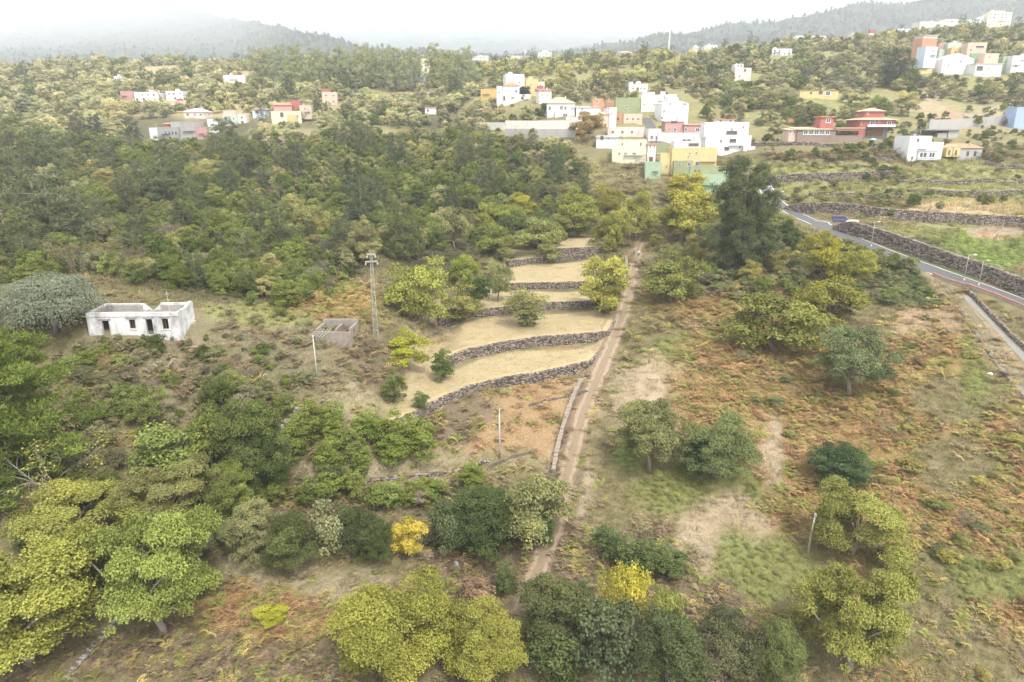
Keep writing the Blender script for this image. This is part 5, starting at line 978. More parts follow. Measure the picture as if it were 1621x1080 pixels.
def mk_bare(seed, nb, nleaf, ls):
    """mostly leafless pale twigs with a few leaves left"""
    rs = np.random.RandomState(seed); b = MB(); P = []
    def grow(p, d, L_, r, lev):
        e = p + d * L_; b.tube([tuple(p), tuple((p + e) / 2 + rs.normal(size=3) * L_ * .08), tuple(e)], [r, r * .8, r * .55], 4)
        if lev >= 4: P.append(e); return
        for _ in range(3 if lev < 3 else 2):
            nd = d + rs.normal(size=3) * .55 + [0, 0, .12]; nd /= np.linalg.norm(nd); grow(e, nd, L_ * rs.uniform(.62, .85), r * .6, lev + 1)
    for i in range(nb):
        a = 6.28 * i / nb; d = np.array([math.cos(a) * .5, math.sin(a) * .5, .8]); grow(np.array([0, 0, .0]), d / np.linalg.norm(d), .3, .0065, 1)
    V = np.array(b.v); V[:, :2] *= .5 / (np.abs(V[:, :2]).max() + 1e-6); zz = V[:, 2].max(); sxy = 1; V[:, 2] /= zz; b.v = [tuple(v) for v in V]
    tips = np.array(P); tips[:, 2] /= zz; C = tips[rs.randint(0, len(tips), nleaf)] * [.95, .95, 1] + rs.normal(size=(nleaf, 3)) * .03
    C[:, :2] = np.clip(C[:, :2], -.5, .5)
    return leaf_mesh('crown', quads(C, rs.normal(size=(nleaf, 3)) + [0, 0, 1], ls, ls * .6, rs), rs.rand(nleaf), LEAF), b.mesh('trunk', BARK_PALE)
MODEL = {}
def variants(key, fn, n): MODEL[key] = [fn(i) for i in range(n)]
variants('chestnut_near', lambda i: mk_crown(100 + i, 20, 18, 400, .0165, outer=.36, rsub=(.075, .17), rcl=(.035, .08), open_=.2, nb=18), 5)
variants('chestnut', lambda i: mk_crown(120 + i, 12, 13, 150, .032, outer=.30, rsub=(.12, .25), rcl=(.05, .105), open_=.15), 7)
variants('chestnut_thin', lambda i: mk_crown(140 + i, 9, 13, 90, .032, zlo=.18, rcl=(.06, .10), open_=.2, nb=14, bark=BARK_PALE, trunk_r=.015), 3)
variants('evergreen', lambda i: mk_crown(160 + i, 11, 13, 130, .036, zlo=.0, rcl=(.07, .11), flat=1.0), 6)
variants('evergreen_near', lambda i: mk_crown(180 + i, 13, 17, 280, .021, zlo=.0, rcl=(.055, .09), flat=1.0), 4)
variants('olive', lambda i: mk_crown(200 + i, 12, 18, 300, .019, zlo=.05, rcl=(.055, .09), open_=.12, need=True), 3)
variants('shrub', lambda i: mk_crown(220 + i, 8, 10, 110, .050, zlo=0.0, rcl=(.08, .13), flat=1.0, th=.15), 5)
variants('pine', lambda i: mk_pine(240 + i, 13, 6, 30, .065), 4)
variants('pine_near', lambda i: mk_pine(260 + i, 16, 14, 120, .055, wd=.10, nl=.5), 2)
variants('conifer', lambda i: mk_pine(280 + i, 14, 3, 16, .05, slim=.62), 2)
variants('heath', lambda i: (mk_crown(300 + i, 9, 14, 110, .032, zlo=0.0, outer=.22, rsub=(.14, .2), rcl=(.05, .085), flat=1.7, need=True, th=.2) if i % 2 else mk_crown(310 + i, 7, 14, 120, .036, zlo=0.0, outer=.2, rsub=(.15, .22), rcl=(.05, .09), flat=2.0, need=True, th=.2)), 5)
variants('weeping', lambda i: mk_weep(320 + i, 60, 800, .026), 2)
variants('bare', lambda i: mk_bare(340 + i, 6, 2200, .028), 3)
rt = random.Random(3)
def jit(c, v=.12, r=None):
    r = r or rt; k = r.uniform(1 - v, 1 + v); return (c[0] * k * r.uniform(.94, 1.06), c[1] * k, c[2] * k * r.uniform(.88, 1.12), 1)
YG = (.27, .275, .062); YY = (.33, .29, .045); PG = (.225, .235, .085); DG = (.105, .13, .040); MG = (.175, .20, .056); OG = (.215, .21, .10); GG = (.175, .19, .12); PI = (.125, .14, .058); PIL = (.13, .165, .035); HG = (.165, .195, .045); BR = (.16, .13, .085); GRY = (.21, .19, .13); BRN = (.24, .17, .09); YEL = (.42, .355, .06)
def plant(kind, name, x, y, w, h, col, label=None, cat='tree', group=None, z=None, rz=None):
    cr, tr = rt.choice(MODEL[kind]); root = empty(name, (x, y, (zground(x, y) if z is None else z) - .05), rt.uniform(0, 6.28) if rz is None else rz); root.scale = (w, w, h)
    c = link('crown', cr, root); c.color = col; link('trunk', tr, root); tag(root, label, cat, group); return root
LOWK = {'evergreen', 'evergreen_near', 'shrub', 'heath', 'weeping', 'bare', 'pine', 'pine_near', 'conifer'}
def T(kind, name, x0, y0, x1, y1, col, label, cat='tree', group=None, base=None):
    """place a plant from the box its crown fills in the photo"""
    if ground((x0 + x1) / 2, min(y1, 1250)) is None: print("BAD", label, x0, y0, x1, y1)
    wpx = x1 - x0; hpx = y1 - y0; px = (x0 + x1) / 2; g0 = ground(px, min(y1, 1250)); sa = (CZ - g0[2]) / math.hypot(CZ - g0[2], g0[1]); sa = max(sa, 0.02); ca_ = math.sqrt(1 - sa * sa)
    pb = base or (y1 - .32 * wpx * sa if kind in LOWK else y1 - .12 * wpx * sa); g = ground(px, pb); k = mpp(g)
    w = wpx * k * 1.1; h = max((hpx * k - .42 * w * sa) / ca_, .42 * w); w *= 1.14 * (1.2 if kind in ('heath', 'evergreen_near') else 1.0); h *= 1.08 * (1.1 if kind == 'heath' else 1.0)
    OCC_T.append((g[0], g[1], w)); return plant(kind, name, g[0], g[1], w, h, jit(col, .06), label, cat, group, z=g[2] - (.10 * h if kind.startswith('chestnut') else 0))
OCC_T = []
ON = ['first','second','third','fourth','fifth','sixth','seventh','eighth','ninth','tenth','eleventh','twelfth','thirteenth','fourteenth']
A = 'autumn trees in the foreground'
T('chestnut_near','chestnut_tree',-95,835,205,1085,YG,'big yellow green tree filling the bottom left corner',group=A,base=1045)
T('chestnut_near','chestnut_tree',25,742,220,880,YG,'broad yellow green tree above the bottom left corner tree',group=A)
T('chestnut_near','chestnut_tree',205,706,352,840,PG,'rounded pale yellow green tree with brownish gaps left of the heath bushes',group=A)
T('chestnut_near','chestnut_tree',160,808,368,1045,(.25,.275,.065),'tall yellow green tree with a bright top right of the corner tree',group=A,base=1000)
T('chestnut_near','chestnut_tree',500,895,735,1090,YG,'large yellow green tree at the bottom, left of the dirt path',group=A,base=1065)
T('chestnut_near','chestnut_tree',695,945,848,1095,(.27,.27,.065),'yellow green tree at the bottom nearest the end of the dirt path',group=A,base=1075)
T('chestnut','chestnut_tree',788,730,902,862,PG,'pale green rounded tree overhanging the dirt path',group=A)
T('chestnut_thin','chestnut_tree',946,885,1024,1010,(.36,.34,.06),'slender pale yellow tree rising from bushes at the bottom',group=A)
T('chestnut_thin','chestnut_tree',1022,925,1085,1020,YG,'small thin yellow green tree right of the slender pale yellow one',group=A)
T('chestnut_near','chestnut_tree',1255,890,1442,1095,(.25,.25,.06),'large olive yellow tree at the bottom right',group=A,base=1060)
T('chestnut_near','chestnut_tree',1268,738,1424,890,(.25,.255,.065),'broad olive green tree beside the leaning wooden pole',group=A)
T('olive','grey_green_tree',972,628,1085,755,(.165,.175,.075),'loose grey green tree in the dry grass right of the path',group=A)
T('olive','grey_green_tree',1066,618,1192,740,(.125,.15,.055),'dense grey green tree with an ivy covered trunk',group=A,base=755)
T('evergreen_near','ivy_clump',1088,690,1134,765,(.05,.085,.035),'dark ivy clump around the trunk of the dense grey green tree','bush')
T('olive','grey_green_tree',1286,512,1402,632,(.15,.165,.07),'tall grey green tree in the middle of the bracken field',group=A)
T('evergreen_near','evergreen_bush',1278,702,1358,780,(.08,.12,.05),'dark green bush behind the broad olive green tree','bush')
T('bare','bare_tree',8,690,152,805,(.24,.22,.06),'half bare pale tree at the left edge below the big pine')
T('pine_near','pine_tree',-80,530,118,772,PIL,'big bright green pine cut by the left picture edge',base=770)
T('pine_near','pine_tree',-130,560,30,800,PI,'dark pine behind the big pine at the left edge')
T('weeping','tamarisk_tree',30,436,150,540,GG,'grey green weeping tree left of the abandoned white house')
T('weeping','tamarisk_tree',-40,452,72,545,(.165,.18,.11),'grey green weeping tree cut by the left picture edge')
T('chestnut','yellow_tree',612,792,676,862,YEL,'small bright golden yellow tree among dark bushes',base=876)
T('evergreen_near','evergreen_tree',722,782,832,880,(.075,.10,.035),'dark evergreen tree beside the pale green tree on the path')
T('evergreen_near','evergreen_bush',835,820,880,870,(.08,.12,.04),'small dark bush under the pale green path tree','bush')
BL = [(300,655,380,760,MG),(350,640,450,790,DG),(395,690,465,800,(.07,.10,.03)),(215,672,320,765,MG),(360,800,440,905,OG),(420,815,500,910,(.10,.12,.045)),(480,800,560,895,OG),(540,805,610,895,(.09,.11,.04)),(568,825,622,895,(.085,.11,.035)),(672,800,735,895,(.10,.12,.05)),(340,745,410,850,MG),(820,920,930,1040,(.10,.115,.05)),(900,960,1010,1090,(.09,.11,.05)),(1000,985,1110,1100,(.10,.12,.05)),(1090,990,1200,1100,(.105,.115,.05)),(830,1010,930,1100,(.075,.095,.04)),(1180,1000,1270,1100,(.12,.14,.05)),(120,860,190,950,MG),(1060,1000,1160,1095,BR),(240,735,320,800,DG)]
BZ = [0 if i in (0,1,2,3,10,17,19) else (1 if i < 10 else 2) for i in range(len(BL))]
for i, (a, b, c, d, col) in enumerate(BL):
    o_ = ON[sorted(q[0] for q, z_ in zip(BL, BZ) if z_ == BZ[i]).index(a)]
    T('evergreen_near' if i % 3 else 'shrub','evergreen_bush',a,b,c,d,col,['dark evergreen bush in the thicket left of the heath bushes, ','dark olive bush in the row below the yellow tree, ','dark olive bush in the thicket at the bottom centre, '][BZ[i]] + o_ + ' from left','bush',['thicket left of the heath bushes','bush row below the yellow tree','thicket at the bottom centre'][BZ[i]])
def _ord(a, b):
    L = sorted(q[0] for q in HL if (q[1] < 735) == (b < 735)); return ON[L.index(a)]
HB = 'heath bushes below the lowest terrace'
HL = [(470,640,518,702),(505,645,540,700),(524,672,556,725),(500,700,540,752),(545,690,580,735),(555,712,590,755),(560,655,600,700),(590,655,640,715),(598,690,650,745),(630,665,690,730),(470,760,500,805),(492,755,535,805),(545,748,580,800),(582,768,630,812),(625,762,660,805),(655,760,694,800),(728,738,770,782),(392,765,425,802),(420,750,455,800),(440,675,490,735)]
for a, b, c, d in HL:
    T('heath','heath_bush',a,b,c,d,HG,'upright heath bush in the ' + ('upper heath group' if b < 735 else 'lower heath row') + ', ' + _ord(a, b) + ' from the left','bush',HB)
T('heath','heath_bush',685,558,714,604,(.11,.14,.035),'upright dark bush at the left end of the second terrace wall','bush')
T('heath','heath_bush',605,590,642,640,(.12,.15,.05),'pointed heath bush left of the lowest straw terrace','bush')
T('heath','heath_bush',712,482,734,514,(.09,.12,.03),'small dark bush in front of the third terrace wall','bush')
T('heath','heath_bush',820,488,850,518,(.10,.15,.04),'small green bush at the foot of the thin tree on the terraces','bush')
T('evergreen_near','evergreen_bush',945,462,980,500,(.07,.11,.03),'round dark green bush at the foot of the path side tree','bush')
T('heath','heath_bush',655,625,678,655,(.12,.15,.05),'tiny sapling on the left end of the lowest wall','bush')
for a, b, c, d, lb in [(940,838,985,895,'upright green broom bush just right of the path bottom'),(985,862,1040,925,'spreading dark broom bush right of the path bottom'),(1035,880,1085,925,'low broom bush at the end of its row right of the path'),(785,900,815,950,'dark broom bush on the left rim of the path bottom'),(905,925,932,960,'small broom bush by the slender yellow tree')]:
    T('heath','broom_bush',a,b,c,d,(.10,.125,.045),lb,'bush','broom bushes by the lower path')
B_ = 'trees on the stone terraces'
T('chestnut','chestnut_tree',612,398,712,515,YG,'dense yellow green tree right of the lattice pylon',group=B_)
T('chestnut','chestnut_tree',702,393,762,470,(.23,.25,.05),'yellow green tree behind the dense tree by the pylon',group=B_)
T('chestnut','chestnut_tree',764,400,810,478,PG,'small tree at the left end of the upper straw terrace',group=B_)
T('evergreen','evergreen_tree',738,440,775,490,(.075,.11,.035),'dark bush between two yellow green terrace trees')
T('chestnut_thin','chestnut_tree',788,446,868,518,(.24,.23,.09),'thin spreading pale tree in the middle of the terraces',group=B_)
T('chestnut_thin','chestnut_tree',686,440,768,512,(.22,.22,.07),'thin spreading tree over the third terrace wall',group=B_)
T('chestnut','chestnut_tree',607,512,678,582,(.34,.34,.05),'bright yellow green tree left of the second terrace wall',group=B_)
T('chestnut','chestnut_tree',914,392,1002,500,YG,'yellow green tree on the terraces at the edge of the dirt path',group=B_)
T('chestnut','chestnut_tree',1010,386,1108,480,(.22,.23,.06),'rounded olive tree right of the dirt path',group=B_)
T('chestnut','chestnut_tree',935,326,995,398,(.25,.25,.05),'dome shaped yellow green tree at the head of the path',group=B_)
for a, b, c, d, col, lb in [(690,322,750,395,PG,'pale green tree in the row behind the terraces, leftmost'),(755,315,815,370,YG,'yellow green tree in the row behind the terraces, second'),(758,345,818,412,(.20,.23,.06),'lower yellow green tree in front of the row behind the terraces'),(812,335,898,405,PG,'broad pale green tree in the row behind the terraces, middle'),(800,300,850,345,YY,'yellow tree at the back of the row behind the terraces'),(880,290,950,370,YG,'tall yellow green tree left of the dome shaped tree'),(930,285,985,345,(.24,.22,.05),'yellow tree behind the dome shaped tree'),(975,295,1040,380,YG,'yellow green tree above the head of the dirt path'),(1028,290,1125,385,(.27,.27,.05),'large yellow green tree below the green block house'),(1045,270,1110,320,(.30,.27,.04),'yellow tree in front of the light green terrace')]:
    T('chestnut','chestnut_tree',a,b,c,d,col,lb,group='tree row behind the terraces')
T('pine_near','pine_tree',1122,274,1214,440,(.105,.12,.055),'very large dark pine left of the asphalt road',base=432)
T('chestnut','chestnut_tree',1266,356,1336,445,YY,'bright yellow tree below the parked van')
T('chestnut','chestnut_tree',1252,420,1368,515,(.25,.24,.045),'rounded yellow olive tree below the bright yellow one')
T('chestnut','chestnut_tree',1148,445,1302,562,(.19,.20,.05),'broad olive tree in front of the bracken bank')
T('chestnut','chestnut_tree',1325,385,1382,450,YG,'small yellow green tree beside the road below the street lamp')
T('evergreen','evergreen_bush',1226,350,1262,405,(.08,.11,.04),'dark bush by the road between the big pine and the yellow tree','bush')
T('chestnut','bare_tree',905,175,960,222,(.32,.22,.09),'round brown leaved tree in the village beside the long cream wall')
T('evergreen','evergreen_tree',821,138,841,158,(.04,.06,.03),'small dark round tree before the white house with orange roof')
T('chestnut','yellow_bush',405,955,462,990,(.34,.32,.04),'low yellow green bush left of the bottom middle tree','bush')
T('shrub','fern_clump',720,920,790,985,(.25,.175,.11),'rusty brown fern clump behind the bottom middle tree','bush')
T('conifer','conifer_tree',404,158,428,200,(.05,.065,.04),'dark layered conifer beside the small light blue house')
T('conifer','conifer_tree',492,140,514,185,(.05,.065,.04),'dark pointed cypress left of the orange pink house')
T('conifer','conifer_tree',32,100,54,145,(.06,.08,.04),'tall dark conifer on the bright slope at the left edge')
T('pine','pine_tree',1390,85,1432,138,(.055,.075,.045),'tall dark pine on the slope left of the upper right cluster')
for a, b, c, d, lb in [(30,275,150,412,'large dark pine standing above the wood, left'),(-30,330,70,430,'pine at the left edge of the wood'),(0,190,60,300,'dark pine cut by the left edge above the wood'),(55,205,110,290,'dark pine second from the left edge above the wood'),(225,255,300,330,'broad pine in the middle of the left wood'),(330,195,385,260,'dark pine right of the grey concrete house'),(360,225,420,290,'pine in front of the mint house'),(420,330,480,420,'slender pine in the wood behind the pylon'),(1245,170,1300,205,'dark pine cluster above the restaurant, left')]:
    T('pine','pine_tree',a,b,c,d,jit(PI,.15)[:3],lb,group='pines')
PR = 'row of pines on the skyline'
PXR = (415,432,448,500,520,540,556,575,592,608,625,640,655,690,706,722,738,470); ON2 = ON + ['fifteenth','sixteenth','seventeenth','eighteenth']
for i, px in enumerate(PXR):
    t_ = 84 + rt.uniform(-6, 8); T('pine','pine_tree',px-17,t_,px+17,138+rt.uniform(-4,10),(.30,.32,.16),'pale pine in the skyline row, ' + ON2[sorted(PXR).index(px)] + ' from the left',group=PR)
for px, y0, y1 in ((1185,38,66),(1252,40,62),(1290,38,52),(1312,40,56),(1108,60,76),(1148,55,75),(1196,50,70)): T('conifer','conifer_tree',px-9,y0,px+9,y1,(.07,.09,.05),'small dark conifer on the right skyline, ' + ON[sorted((1185,1252,1290,1312,1108,1148,1196)).index(px)] + ' from the left',group='conifers on the right skyline')

# ------------------------------------------------------------------ woods: individuals first, the far mass as one object
def inside(px, py, poly):
    c = np.zeros(px.shape, bool); n = len(poly)
    for i in range(n):
        x0, y0 = poly[i]; x1, y1 = poly[(i + 1) % n]
        c ^= ((y0 > py) != (y1 > py)) & (px < (x1 - x0) * (py - y0) / (y1 - y0 + 1e-9) + x0)
    return c
def scatter(poly, sp, seed, yr, jitter=.5, xr=None):
    rs = np.random.RandomState(seed); xs = np.arange(-yr[1] * .95, yr[1] * .95, sp); ys = np.arange(yr[0], yr[1], sp); X, Yy = np.meshgrid(xs, ys)
    X = (X + rs.uniform(-jitter, jitter, X.shape) * sp).ravel(); Yy = (Yy + rs.uniform(-jitter, jitter, Yy.shape) * sp).ravel()
    m = np.abs(X / np.maximum(Yy, 1)) < 1.1; X, Yy = X[m], Yy[m]; Z = zground(X, Yy); px, py = project(X, Yy, Z); m = inside(px, py, poly); return X[m], Yy[m], Z[m], px[m], py[m], rs
def blocked(x, y, z, px, py, w, h):
    dep = y * cP - (z - CZ) * sP; k = F / dep; hw_ = w * k / 2; top = py - h * k
    for a, b, c, d, Yo in OCC:
        if y < Yo + 3 and px + hw_ * .6 > a and px - hw_ * .6 < c and top + .15 * h * k < d and py > b: return True
    return False
WOOD = []                                              # kind, x, y, z, w, h, colour, zone
def fill(zone, poly, sp, seed, yr, mix, size, clear=0.0, clump=None):
    X, Yy, Z, px, py, rs = scatter(poly, sp, seed, yr)
    for x, y, z, a, b in zip(X, Yy, Z, px, py):
        if clump is not None and fbm(np.array([x / clump[0] + seed]), np.array([y / clump[0]]), 3)[0] < clump[1]: continue
        u = rs.rand(); acc = 0
        for kind, pr, cols, (w0, w1), (h0, h1) in mix:
            acc += pr
            if u < acc: break
        w = rs.uniform(w0, w1) * size * (rs.uniform(.55, 1.0) if rs.rand() < .55 else rs.uniform(1.0, 1.5)); h = w * rs.uniform(h0, h1); c = cols[rs.randint(len(cols))]
        if blocked(x, y, z, a, b, w, h): continue
        if clear and any((x - q[0]) ** 2 + (y - q[1]) ** 2 < (clear * q[2]) ** 2 for q in OCC_T): continue
        if min(np.hypot(RIB[n][2][:, 0] - x, RIB[n][2][:, 1] - y).min() for n in ('road', 'path', 'lane', 'street', 'track')) < 3.0 + w * .3: continue
        WOOD.append((kind, x, y, z, w, h, jit(c, .2, rt), zone))
EV = [('evergreen', .60, [DG, MG, MG, OG, (.14,.17,.04)], (3.6, 7.6), (.65, 1.0)), ('heath', .10, [MG, HG], (3, 4.5), (.9, 1.3)), ('chestnut', .10, [(.25,.25,.08), (.30,.28,.12), (.28,.26,.09)], (5, 8), (.75, .95)), ('pine', .05, [PI, (.09,.11,.05)], (6, 9), (1.2, 1.7)), ('bare', .06, [GRY, BR], (4, 6), (.7, .9)), ('shrub', .09, [OG, (.15,.15,.07)], (3.5, 5), (.6, .8))]
fill('wood', [(-40,235),(120,225),(230,232),(420,245),(560,215),(640,205),(760,222),(900,255),(930,300),(890,390),(810,400),(700,400),(650,420),(600,405),(560,455),(440,478),(330,462),(240,455),(150,440),(-40,470)], 4.1, 5, (110, 345), EV, 1.0, .3)
fill('wood_edge', [(310,470),(420,455),(540,450),(560,478),(450,492),(340,490)], 4.5, 6, (105, 150), EV[:2], .8, .3, (8, .42))
LOWS = [('shrub', .45, [OG, (.20,.19,.10), (.24,.20,.12), MG], (1.8, 3.4), (.55, .8)), ('bare', .22, [GRY, BR, BRN], (1.8, 3.2), (.5, .8)), ('heath', .18, [HG, MG, OG], (1.4, 2.4), (.8, 1.1)), ('evergreen', .15, [MG, DG, OG], (2.5, 4.5), (.7, .9))]
fill('slope', [(70,560),(150,545),(310,545),(480,560),(500,620),(460,660),(440,690),(300,680),(200,680),(120,680),(110,600)], 1.9, 7, (70, 110), LOWS, .9, .3, (7, .15))
fill('slope', [(150,640),(480,620),(460,720),(380,800),(340,700),(220,700),(120,740),(120,690)], 3.0, 8, (65, 100), LOWS, 1.2, .25)
fill('slope', [(300,500),(500,500),(500,560),(310,545)], 2.4, 9, (85, 125), LOWS, .75, .3, (7, .36))
fill('slope', [(140,535),(290,538),(310,560),(130,560)], 1.3, 19, (80, 100), LOWS[:2], .6, 0)
MIX_R = [('chestnut', .32, [(.36,.34,.17), (.40,.37,.18), (.33,.32,.15), (.37,.35,.18)], (5, 8), (.65, .9)), ('shrub', .34, [OG, (.31,.28,.17), (.27,.25,.14)], (3, 5.5), (.5, .75)), ('evergreen', .22, [DG, MG, OG], (4, 7), (.7, 1)), ('pine', .05, [PI], (4, 6), (1.3, 1.7)), ('bare', .07, [GRY, BR], (4, 6), (.6, .8))]  # chestnut and shrub tones lifted: distance haze painted into the foliage
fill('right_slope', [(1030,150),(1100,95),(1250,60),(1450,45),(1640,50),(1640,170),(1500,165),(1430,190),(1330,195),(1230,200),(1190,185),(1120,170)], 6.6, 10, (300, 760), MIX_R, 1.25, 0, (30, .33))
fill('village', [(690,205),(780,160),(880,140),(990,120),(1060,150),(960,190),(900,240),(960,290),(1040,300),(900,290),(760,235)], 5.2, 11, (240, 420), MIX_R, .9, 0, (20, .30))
fill('village', [(1190,225),(1250,200),(1420,195),(1640,160),(1640,340),(1400,350),(1250,330),(1200,290)], 4.6, 12, (190, 380), [MIX_R[1], MIX_R[2]], .6, .2, (14, .43))
fill('village', [(1090,150),(1240,150),(1250,215),(1195,215),(1110,190)], 4.6, 32, (260, 420), MIX_R, .8, 0, (16, .34))
fill('road_bank', [(1030,385),(1060,330),(1120,300),(1215,345),(1290,400),(1300,470),(1240,480),(1150,475),(1060,440)], 4.0, 33, (135, 235), [('chestnut', .35, [(.24,.24,.08), (.28,.26,.08)], (4, 7), (.65, .9)), ('evergreen', .3, [MG, OG], (3, 5.5), (.6, .9)), ('shrub', .35, [OG, (.22,.23,.10), (.20,.22,.09)], (2.5, 4.5), (.45, .7))], 1.0, .25)
fill('road_bank', [(1080,440),(1190,420),(1260,390),(1340,390),(1400,405),(1470,440),(1510,490),(1420,490),(1330,470),(1250,450),(1150,470)], 2.5, 13, (125, 190), [('shrub', .85, [(.17,.20,.08), (.20,.22,.09), OG, (.22,.21,.09)], (2.0, 4.2), (.4, .7)), ('evergreen', .15, [MG, OG], (3, 4.5), (.5, .8))], 1.0, .25)
fill('field', [(1180,520),(1500,500),(1600,640),(1640,900),(1640,1080),(1450,1080),(1450,900),(1250,700),(1150,600)], 3.8, 14, (55, 140), [('shrub', .75, [(.22,.22,.08), (.17,.175,.08), (.28,.20,.10), (.30,.26,.08), (.26,.18,.10)], (1.2, 3.4), (.35, .6)), ('bare', .25, [BRN, GRY, (.30,.2,.1)], (1.2, 2.6), (.5, .7))], 1.0, .3, (9, .42))
fill('upper_left', [(-40,225),(-40,110),(200,100),(480,100),(640,130),(760,150),(700,200),(620,205),(540,215),(420,240),(250,230),(100,222)], 6.5, 15, (300, 820), [('chestnut', .55, [(.43,.41,.21), (.47,.44,.23), (.36,.35,.17)], (7, 11), (.6, .85)), ('evergreen', .22, [MG, OG], (5, 8), (.7, 1)), ('pine', .1, [PI, (.09,.11,.05)], (5, 8), (1.2, 1.7)), ('shrub', .13, [OG], (4, 6), (.5, .7))], 1.0, 0, (45, .37))  # chestnut colours lightened to carry a sunlit, misty patch on this hillside
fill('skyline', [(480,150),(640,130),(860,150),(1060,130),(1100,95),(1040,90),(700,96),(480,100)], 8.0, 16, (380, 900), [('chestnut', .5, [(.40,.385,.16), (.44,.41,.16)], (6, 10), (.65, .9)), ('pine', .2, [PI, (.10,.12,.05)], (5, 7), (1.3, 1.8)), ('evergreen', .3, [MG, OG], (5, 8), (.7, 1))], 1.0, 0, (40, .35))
fill('slope', [(100,560),(300,555),(480,570),(500,640),(300,640),(120,620)], 2.4, 49, (75, 108), [LOWS[0], LOWS[1]], .85, .2, (10, .3))
fill('slope', [(120,600),(300,640),(470,600),(480,660),(440,720),(300,760),(100,760),(90,680)], 2.6, 39, (60, 105), [LOWS[3], LOWS[0]], 1.25, .2, (9, .42))
fill('slope', [(360,790),(740,770),(740,900),(380,905)], 2.6, 38, (60, 90), [LOWS[3], LOWS[0]], .95, .25, (8, .36))
fill('slope', [(-20,800),(60,770),(180,770),(380,780),(400,900),(330,960),(380,1000),(200,960),(150,900),(-20,860)], 3.0, 29, (50, 90), [LOWS[0], LOWS[3]], 1.1, .22)
ZL = {'wood': ('in the dense wood behind the abandoned white house', 'dense wood on the left'), 'wood_edge': ('at the near edge of the wood above the rusty fern slope', 'near edge of the wood'), 'slope': ('on the dry slope below the abandoned white house', 'bushes on the dry slope'), 'right_slope': ('scattered on the hillside above the village at right', 'trees on the right hillside'),
      'village': ('between the village houses and field walls', 'greenery between the houses'), 'road_bank': ('on the overgrown bank below the asphalt road', 'bushes on the road bank'), 'field': ('in the rusty bracken field at right', 'bushes in the bracken field'), 'upper_left': ('on the bright hillside at upper left', 'trees on the upper left hillside'), 'skyline': ('in the belt below the middle skyline', 'trees below the middle skyline')}
def where(zn, x, y, z):
    px, py = project(x, y, z)
    def pick(v, tab):
        for lim, t in tab:
            if v < lim: return t
    if zn == 'wood':
        a = pick(px, ((60, 'by the left picture edge'), (135, 'behind the grey weeping trees'), (215, 'behind the abandoned white house'), (300, 'behind the white house mast'), (370, 'below the grey concrete house'), (430, 'below the cream farmhouse'), (500, 'left of the stone hut'), (560, 'left of the lattice pylon'), (620, 'behind the lattice pylon'), (680, 'behind the pylon tree'), (740, 'left of the upper terraces'), (800, 'behind the upper terraces'), (2000, 'below the long cream wall')))
        b = pick(py, ((262, 'in the farthest wood'), (295, 'in the far wood'), (330, 'in the deep wood'), (365, 'in the middle wood'), (405, 'in the nearer wood'), (2000, 'in the nearest wood'))); return b + ' ' + a
    t = {'slope': ((160, 'near the left edge pines'), (220, 'under the white house door'), (280, 'under the abandoned white house'), (340, 'right of the white house'), (400, 'above the dark thicket'), (2000, 'near the heath bushes')), 'right_slope': ((1130, 'left of the pink house'), (1200, 'around the pink house'), (1260, 'above the village street'), (1320, 'around the yellow bungalow'), (1400, 'left of the upper pine'), (1470, 'left of the upper cluster'), (1540, 'under the upper cluster'), (2000, 'by the right picture edge')),
         'village': ((760, 'left of the cream wall'), (830, 'above the cream wall'), (900, 'near the hip roof villa'), (980, 'beside the brown village tree'), (1050, 'among the village houses'), (1200, 'right of the village'), (1270, 'left of the restaurant'), (1330, 'below the restaurant'), (1400, 'below the red villa'), (1480, 'below the garage house'), (1550, 'near the ochre barn'), (2000, 'near the concrete wall')),
         'road_bank': ((1180, 'left of the big pine'), (1230, 'under the big pine'), (1290, 'behind the yellow tree'), (1350, 'under the parked van'), (1420, 'under the white based lamp'), (2000, 'beside the dirt track')),
         'field': ((1220, 'near the broad olive tree'), (1300, 'left of the grey green tree'), (1380, 'around the grey green tree'), (1450, 'right of the grey green tree'), (1530, 'in the middle right'), (2000, 'by the right picture edge')), 'upper_left': ((60, 'by the left picture edge'), (140, 'by the tall left conifer'), (210, 'by the pink block'), (280, 'by the white row houses'), (350, 'above the concrete house'), (420, 'above the mint house'), (480, 'near the cream farmhouse'), (560, 'near the orange pink house'), (2000, 'below the pine row')), 'skyline': ((600, 'under the pines'), (700, 'below the cream tower'), (780, 'left of the thin mast'), (850, 'above the mustard block'), (950, 'right of the thin mast'), (2000, 'near the white mast'))}.get(zn)
    zs = {'wood_edge': 'above the rusty fern slope', 'slope': 'on the dry slope', 'right_slope': 'on the right hillside', 'village': 'in the village fields', 'road_bank': 'on the road bank', 'field': 'in the bracken field', 'upper_left': 'on the upper left hillside', 'skyline': 'below the middle skyline'}[zn]
    if t is None: return zs
    near = (', front,' if (zn in ('slope', 'field') and py > 640) or (zn in ('upper_left', 'right_slope') and py > 150) or (zn == 'village' and py > 240) else ', back,')
    return zs + near + ' ' + pick(px, t)
def tone(c):
    v = c[0] + c[1]; r = c[0] / c[1]
    return 'brownish' if r > 1.12 else ('very dark' if v < .2 else 'dark' if v < .27 else 'medium green' if v < .36 else 'pale' if v < .5 else 'bright')
KN = {'evergreen': ('evergreen_tree', 'evergreen tree', 'tree'), 'heath': ('heath_bush', 'upright heath bush', 'bush'), 'chestnut': ('chestnut_tree', 'broadleaf tree', 'tree'), 'pine': ('pine_tree', 'tall pine', 'tree'), 'bare': ('bare_tree', 'half bare tree', 'tree'), 'shrub': ('shrub', 'low shrub', 'bush')}
WOOD.sort(key=lambda q: -(q[4] / math.hypot(q[2], 20)))
